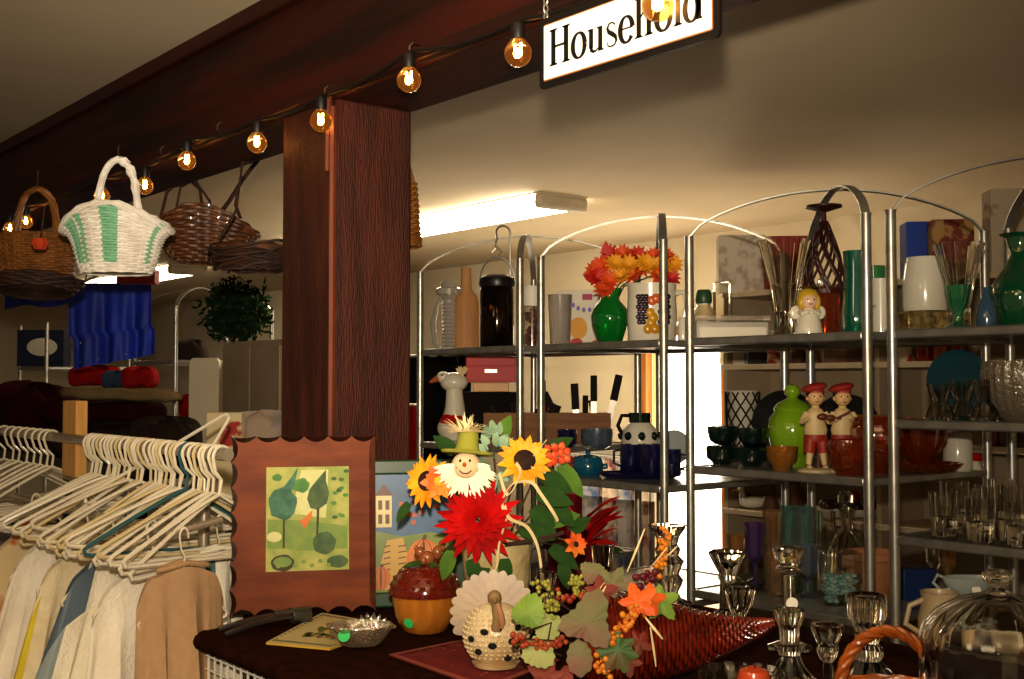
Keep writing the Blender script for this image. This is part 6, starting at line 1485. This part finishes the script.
# ---------------------------------------------------------------- left background
p = on(250, 2.62, 0); s = S(p)
t = thing('storage_cabinet', 'tall plain beige cabinet left of the post, the green wreath standing on it', 'cabinet', p)
bg_ = mat('beige_laminate', 'a8977c', .6, col2='9c8a6e', nscale=3)
zc = EYE + .215
MB().box((0, .22, zc / 2), (.62, .44, zc)).build('carcass', bg_, t, bevel=.003)
for sx in (-1, 1):
    d_ = MB().box((sx * .153, -.008, zc / 2), (.298, .018, zc - .06)).build('door', bg_, t, bevel=.003); MB().tube([(sx * .03, -.03, zc * .55), (sx * .03, -.03, zc * .55 + .1)], .005, 8).build('handle', steel, d_)
t = thing('green_wreath', 'bushy dark green artificial wreath standing on the beige cabinet', 'wreath', on(236, 2.72, zc), CAMROT); s = S(t.location)
g = random.Random(3); mb = MB()
for i in range(1700):
    a = g.uniform(0, 2 * PI); r0 = 18 + g.gauss(0, 8); c = Vector((r0 * math.cos(a), g.gauss(0, 6), 32 + r0 * math.sin(a) * .95)); d = Vector((g.gauss(0, 1), g.gauss(0, 1), g.gauss(0, 1)))
    if c.z < 5: c.z = 5 + g.uniform(0, 3)
    mb.petal(c, d, d.orthogonal(), 8, 4, .2, 2)
mb.build('foliage', mat('dark_green_needles', '14260f', .8, col2='22381a', nscale=30, spec=.1), t, sc=s)
MB().tube([(20 * math.cos(2 * PI * k / 24), 0, 32 + 19 * math.sin(2 * PI * k / 24)) for k in range(24)], 3, 6, closed=True).build('wire_ring', darkw, t, sc=s)
MB().tube([(-6, 0, 52), (-3, 0, 64), (3, 0, 67), (8, 0, 62), (8, 0, 52)], 1, 6).build('hanging_loop', darkw, t, sc=s)
t = thing('padded_board', 'tall white rounded board standing left of the beige cabinet', 'board', on(202, 2.37, 0), CAMROT); s = S(t.location)
hh = (EYE + .128) / s
MB().prism([(15 * (1 - 2 * i), 0) for i in (0, 1)][::-1] + [(15, hh - 10)] + [(15 - 5 + 5 * math.cos(a), hh - 6 + 6 * math.sin(a)) for a in (0.3, .8, 1.3)] + [(-10 + 5 * math.cos(a), hh - 6 + 6 * math.sin(a)) for a in (1.8, 2.3, 2.8)] + [(-15, hh - 10)], 10).build('board', mat('white_padded_board', 'd8ccb0', .7, col2='cbbd9e', nscale=2), t, sc=s)
# dark clothes rack and folded textiles on a bench
t = thing('long_bench', 'long dark bench piled with folded textiles behind the white hangers', 'bench', on(95, 2.05, 0))
bz = EYE - .34
MB().box((0, .0, bz - .02), (2.3, .5, .04)).build('bench_top', black, t)
for x in (-1.1, 1.1):
    for y in (-.22, .22): MB().box((x, y, (bz - .04) / 2), (.04, .04, bz - .04)).build('leg', black, t)
def pillow(px_, v, z, w, h, d, m_, name, label, cat, rz=0, tilt=0):
    p = on(px_, v, z); s = S(p); mb = MB(); g = random.Random(px_)
    a1, a2 = g.uniform(0, 6), g.uniform(0, 6)
    def f(u, q):
        a = 2 * PI * u; b = PI * (q - .5); e = .55
        sg = lambda x: (1 if x >= 0 else -1) * abs(x) ** e
        return Vector((w / 2 * sg(math.cos(a)) * sg(math.cos(b)) ** 1, d / 2 * sg(math.sin(a)) * sg(math.cos(b)), max(0, h / 2 + h / 2 * sg(math.sin(b)) * (1 + .12 * math.sin(4 * u * 6.28 + a1)) + .06 * h * math.sin(9 * a + a2))))
    mb.grid(f, 36, 14, wrap=True)
    o = mb.build(name, m_, None, p, CAMROT + rz, sc=s); o.rotation_euler = (0, tilt, CAMROT + rz); return tag(o, label, cat)
B = bz
pillow(120, 2.02, B, 150, 34, 60, gry, 'folded_blanket', 'charcoal brown blanket at the bottom of the textile pile behind the wooden block', 'blanket')
pillow(165, 1.98, B, 70, 46, 50, gry, 'folded_blanket', 'charcoal blanket right of the wooden block just behind the hangers', 'blanket')
hs_ = S(on(120, 2.02, B))
pillow(105, 2.02, B + 35 * hs_, 120, 22, 50, dkr, 'folded_throw', 'wine red throw in the textile pile behind the hangers', 'throw')
pillow(122, 2.02, B + 58 * hs_, 118, 13, 44, bolm, 'beige_bolster', 'long beige bolster on the textile pile under the blue top', 'bolster', 0, .04)
pillow(95, 2.0, B + 72 * hs_, 50, 20, 30, brd, 'red_cushion', 'bright red cushion below the sequinned hem, left', 'cushion'); pillow(140, 2.0, B + 71 * hs_, 34, 20, 30, brd, 'red_cushion', 'bright red cushion on the beige bolster, right end', 'cushion')
pillow(116, 1.93, B + 71 * hs_, 26, 16, 22, slb, 'blue_cushion', 'small slate blue cushion between the bright red ones', 'cushion')
pillow(30, 2.02, B, 90, 60, 50, dkr, 'folded_throw', 'wine red throw at the left edge of the bench', 'throw')
pillow(150, 1.87, B + .0, 30, 30, 12, mat('red_white_cloth', 'b8a88c', .9, col2='a8281c', nscale=5, lo=.5, hi=.54), 'folded_towel', 'white towel with red edge tucked in front of the charcoal blanket', 'towel', 0, -.4)
pillow(88, 1.87, B, 26, 18, 14, mat('royal_blue_cloth'), 'folded_scarf', 'blue folded scarf behind the wooden block', 'scarf')
# boots / white bag handles
t = thing('floral_bag', 'cream shopping bag with red flower print standing left of the scalloped picture', 'bag', on(222, 1.62, 0), CAMROT); s = S(t.location)
bz2 = EYE - .085; hb = bz2 / s
MB().box((0, 0, hb - 45), (36, 18, 90)).build('bag_body', mat('cream_paper_red_flowers', 'cbb890', .7, col2='9c2a1c', nscale=9, lo=.56, hi=.6), t, sc=s, bevel=.003)
MB().box((0, 0, (hb - 90) / 2), (34, 16, hb - 90)).build('stand', black, t, sc=s)
pillow(262, 2.05, EYE - .30, 70, 50, 40, mat('floral_quilt', 'b5a08c', .9, col2='6b7a8c', nscale=7, lo=.45, hi=.6, spec=.1), 'floral_quilt', 'folded floral quilt in front of the beige cabinet beside the post', 'quilt')
pillow(262, 2.05, EYE - .42, 84, 34, 46, mat('rust_orange_cloth', '8c3a1a', .9, col2='742c12', nscale=12, spec=.1), 'rust_blanket', 'rust orange blanket under the floral quilt', 'blanket')
o = MB().box((0, 0, (EYE - .42) / 2), (.5, .4, EYE - .42 - .002)).build('dark_chest', black, None, on(262, 2.05, 0)); tag(o, 'dark chest carrying the rust blanket and floral quilt', 'chest')
# items on the far left etagere
t = thing('platter_box', 'navy box with a white platter picture on the far left etagere', 'box', on(44, 2.56, EYE + .12), CAMROT); s = S(t.location)
MB().box((0, 0, -14), (46, 20, 36)).build('carton', mat('navy_carton', '0f1a3c', .5, col2='0b1430'), t, Vector((0, 0, 33 * s)), sc=s)
MB().lathe([(0, 0), (15, 0), (15, .8), (0, .8)], 28, sq=(1, .6)).build('white_oval', white_gl, t, Vector((2, -10.2, 20)) * s, sc=s, R=(PI / 2, 0, 0))
o, s = V('copper_bowl', 'shiny copper bowl glinting on the far left etagere', 'bowl', 58, 2.62, EYE - .15, [(8, 0), (14, 6), (17, 14)], mat('copper', 'c87a4c', .15, metal=1))
pillow(200, 2.72, EYE - .19, 40, 24, 30, brd, 'red_bundle', 'red bundle on the dim etagere right of the blue top', 'bundle'); pillow(192, 2.70, EYE + .13, 30, 20, 30, gry, 'dark_bundle', 'dark bundle on the top of the dim etagere', 'bundle')
t = thing('orange_box', 'orange red box hanging among the baskets under the white basket', 'box', atv(138, 284, 1.62), CAMROT); s = S(t.location)
MB().box((0, 0, 7), (38, 16, 14)).build('carton', mat('orange_red_carton', 'b5341a', .6, col2='a02c14'), t, sc=s, bevel=.001); MB().tube([(-10, 0, 14), (0, 0, 60), (2, -2, 140)], .7, 5).build('hanging_cord', darkw, t, sc=s)
# ---------------------------------------------------------------- camera, light, world
cd = bpy.data.cameras.new('camera'); cam = bpy.data.objects.new('camera', cd); C.objects.link(cam)
cd.sensor_width = 36; cd.lens = F / 1024 * 36; cd.clip_start = .02
cam.location = EYEP; cam.rotation_euler = (PI / 2 + PIT, 0, math.atan2(-FWD.x, FWD.y))
sc.camera = cam
def lamp(name, kind, loc, energy, col, size=.05, rot=None, **k):
    d = bpy.data.lights.new(name, kind); d.energy = energy; d.color = col
    if kind == 'POINT': d.shadow_soft_size = size
    elif kind == 'AREA': d.size = size
    for a, b in k.items(): setattr(d, a, b)
    o = bpy.data.objects.new(name, d); C.objects.link(o); o.location = loc
    if rot: o.rotation_euler = rot
    return o
fl = EYEP + Vector((0, 0, .13)) - RGT * .01
lamp('camera_flash', 'POINT', fl, 120, (1, .86, .66), .022)
sd = (ray(470, 130)).normalized()
lamp('ceiling_spot_fill', 'SPOT', fl, 260, (1, .86, .66), rot=sd.to_track_quat('-Z', 'Y').to_euler(), spot_size=math.radians(58), spot_blend=.9, shadow_soft_size=.022)  # second spot added at the flash position to brighten the ceiling
lamp('room_fill', 'AREA', (-1.0, -1.0, 2.3), 22, (1, .78, .5), 1.2, (math.radians(20), 0, 0))  # unseen fill light added to raise the brightness of the room
up = on(640, 4.5, .9)
lamp('ceiling_fill', 'AREA', up, 24, (1, .84, .6), 1.8, (PI, 0, 0))  # unseen area light added behind the etageres to brighten the ceiling
wd = bpy.data.worlds.new('world'); sc.world = wd; wd.use_nodes = True
bg = wd.node_tree.nodes['Background']; bg.inputs[0].default_value = (1, .72, .42, 1); bg.inputs[1].default_value = .12
sc.view_settings.view_transform = 'Standard'; sc.view_settings.look = 'None'
sc.view_settings.exposure = .12; sc.view_settings.gamma = .9
sc.cycles.max_bounces = 10; sc.cycles.transmission_bounces = 10; sc.cycles.transparent_max_bounces = 12
sc.cycles.caustics_reflective = False; sc.cycles.caustics_refractive = False
sc.cycles.use_denoising = True
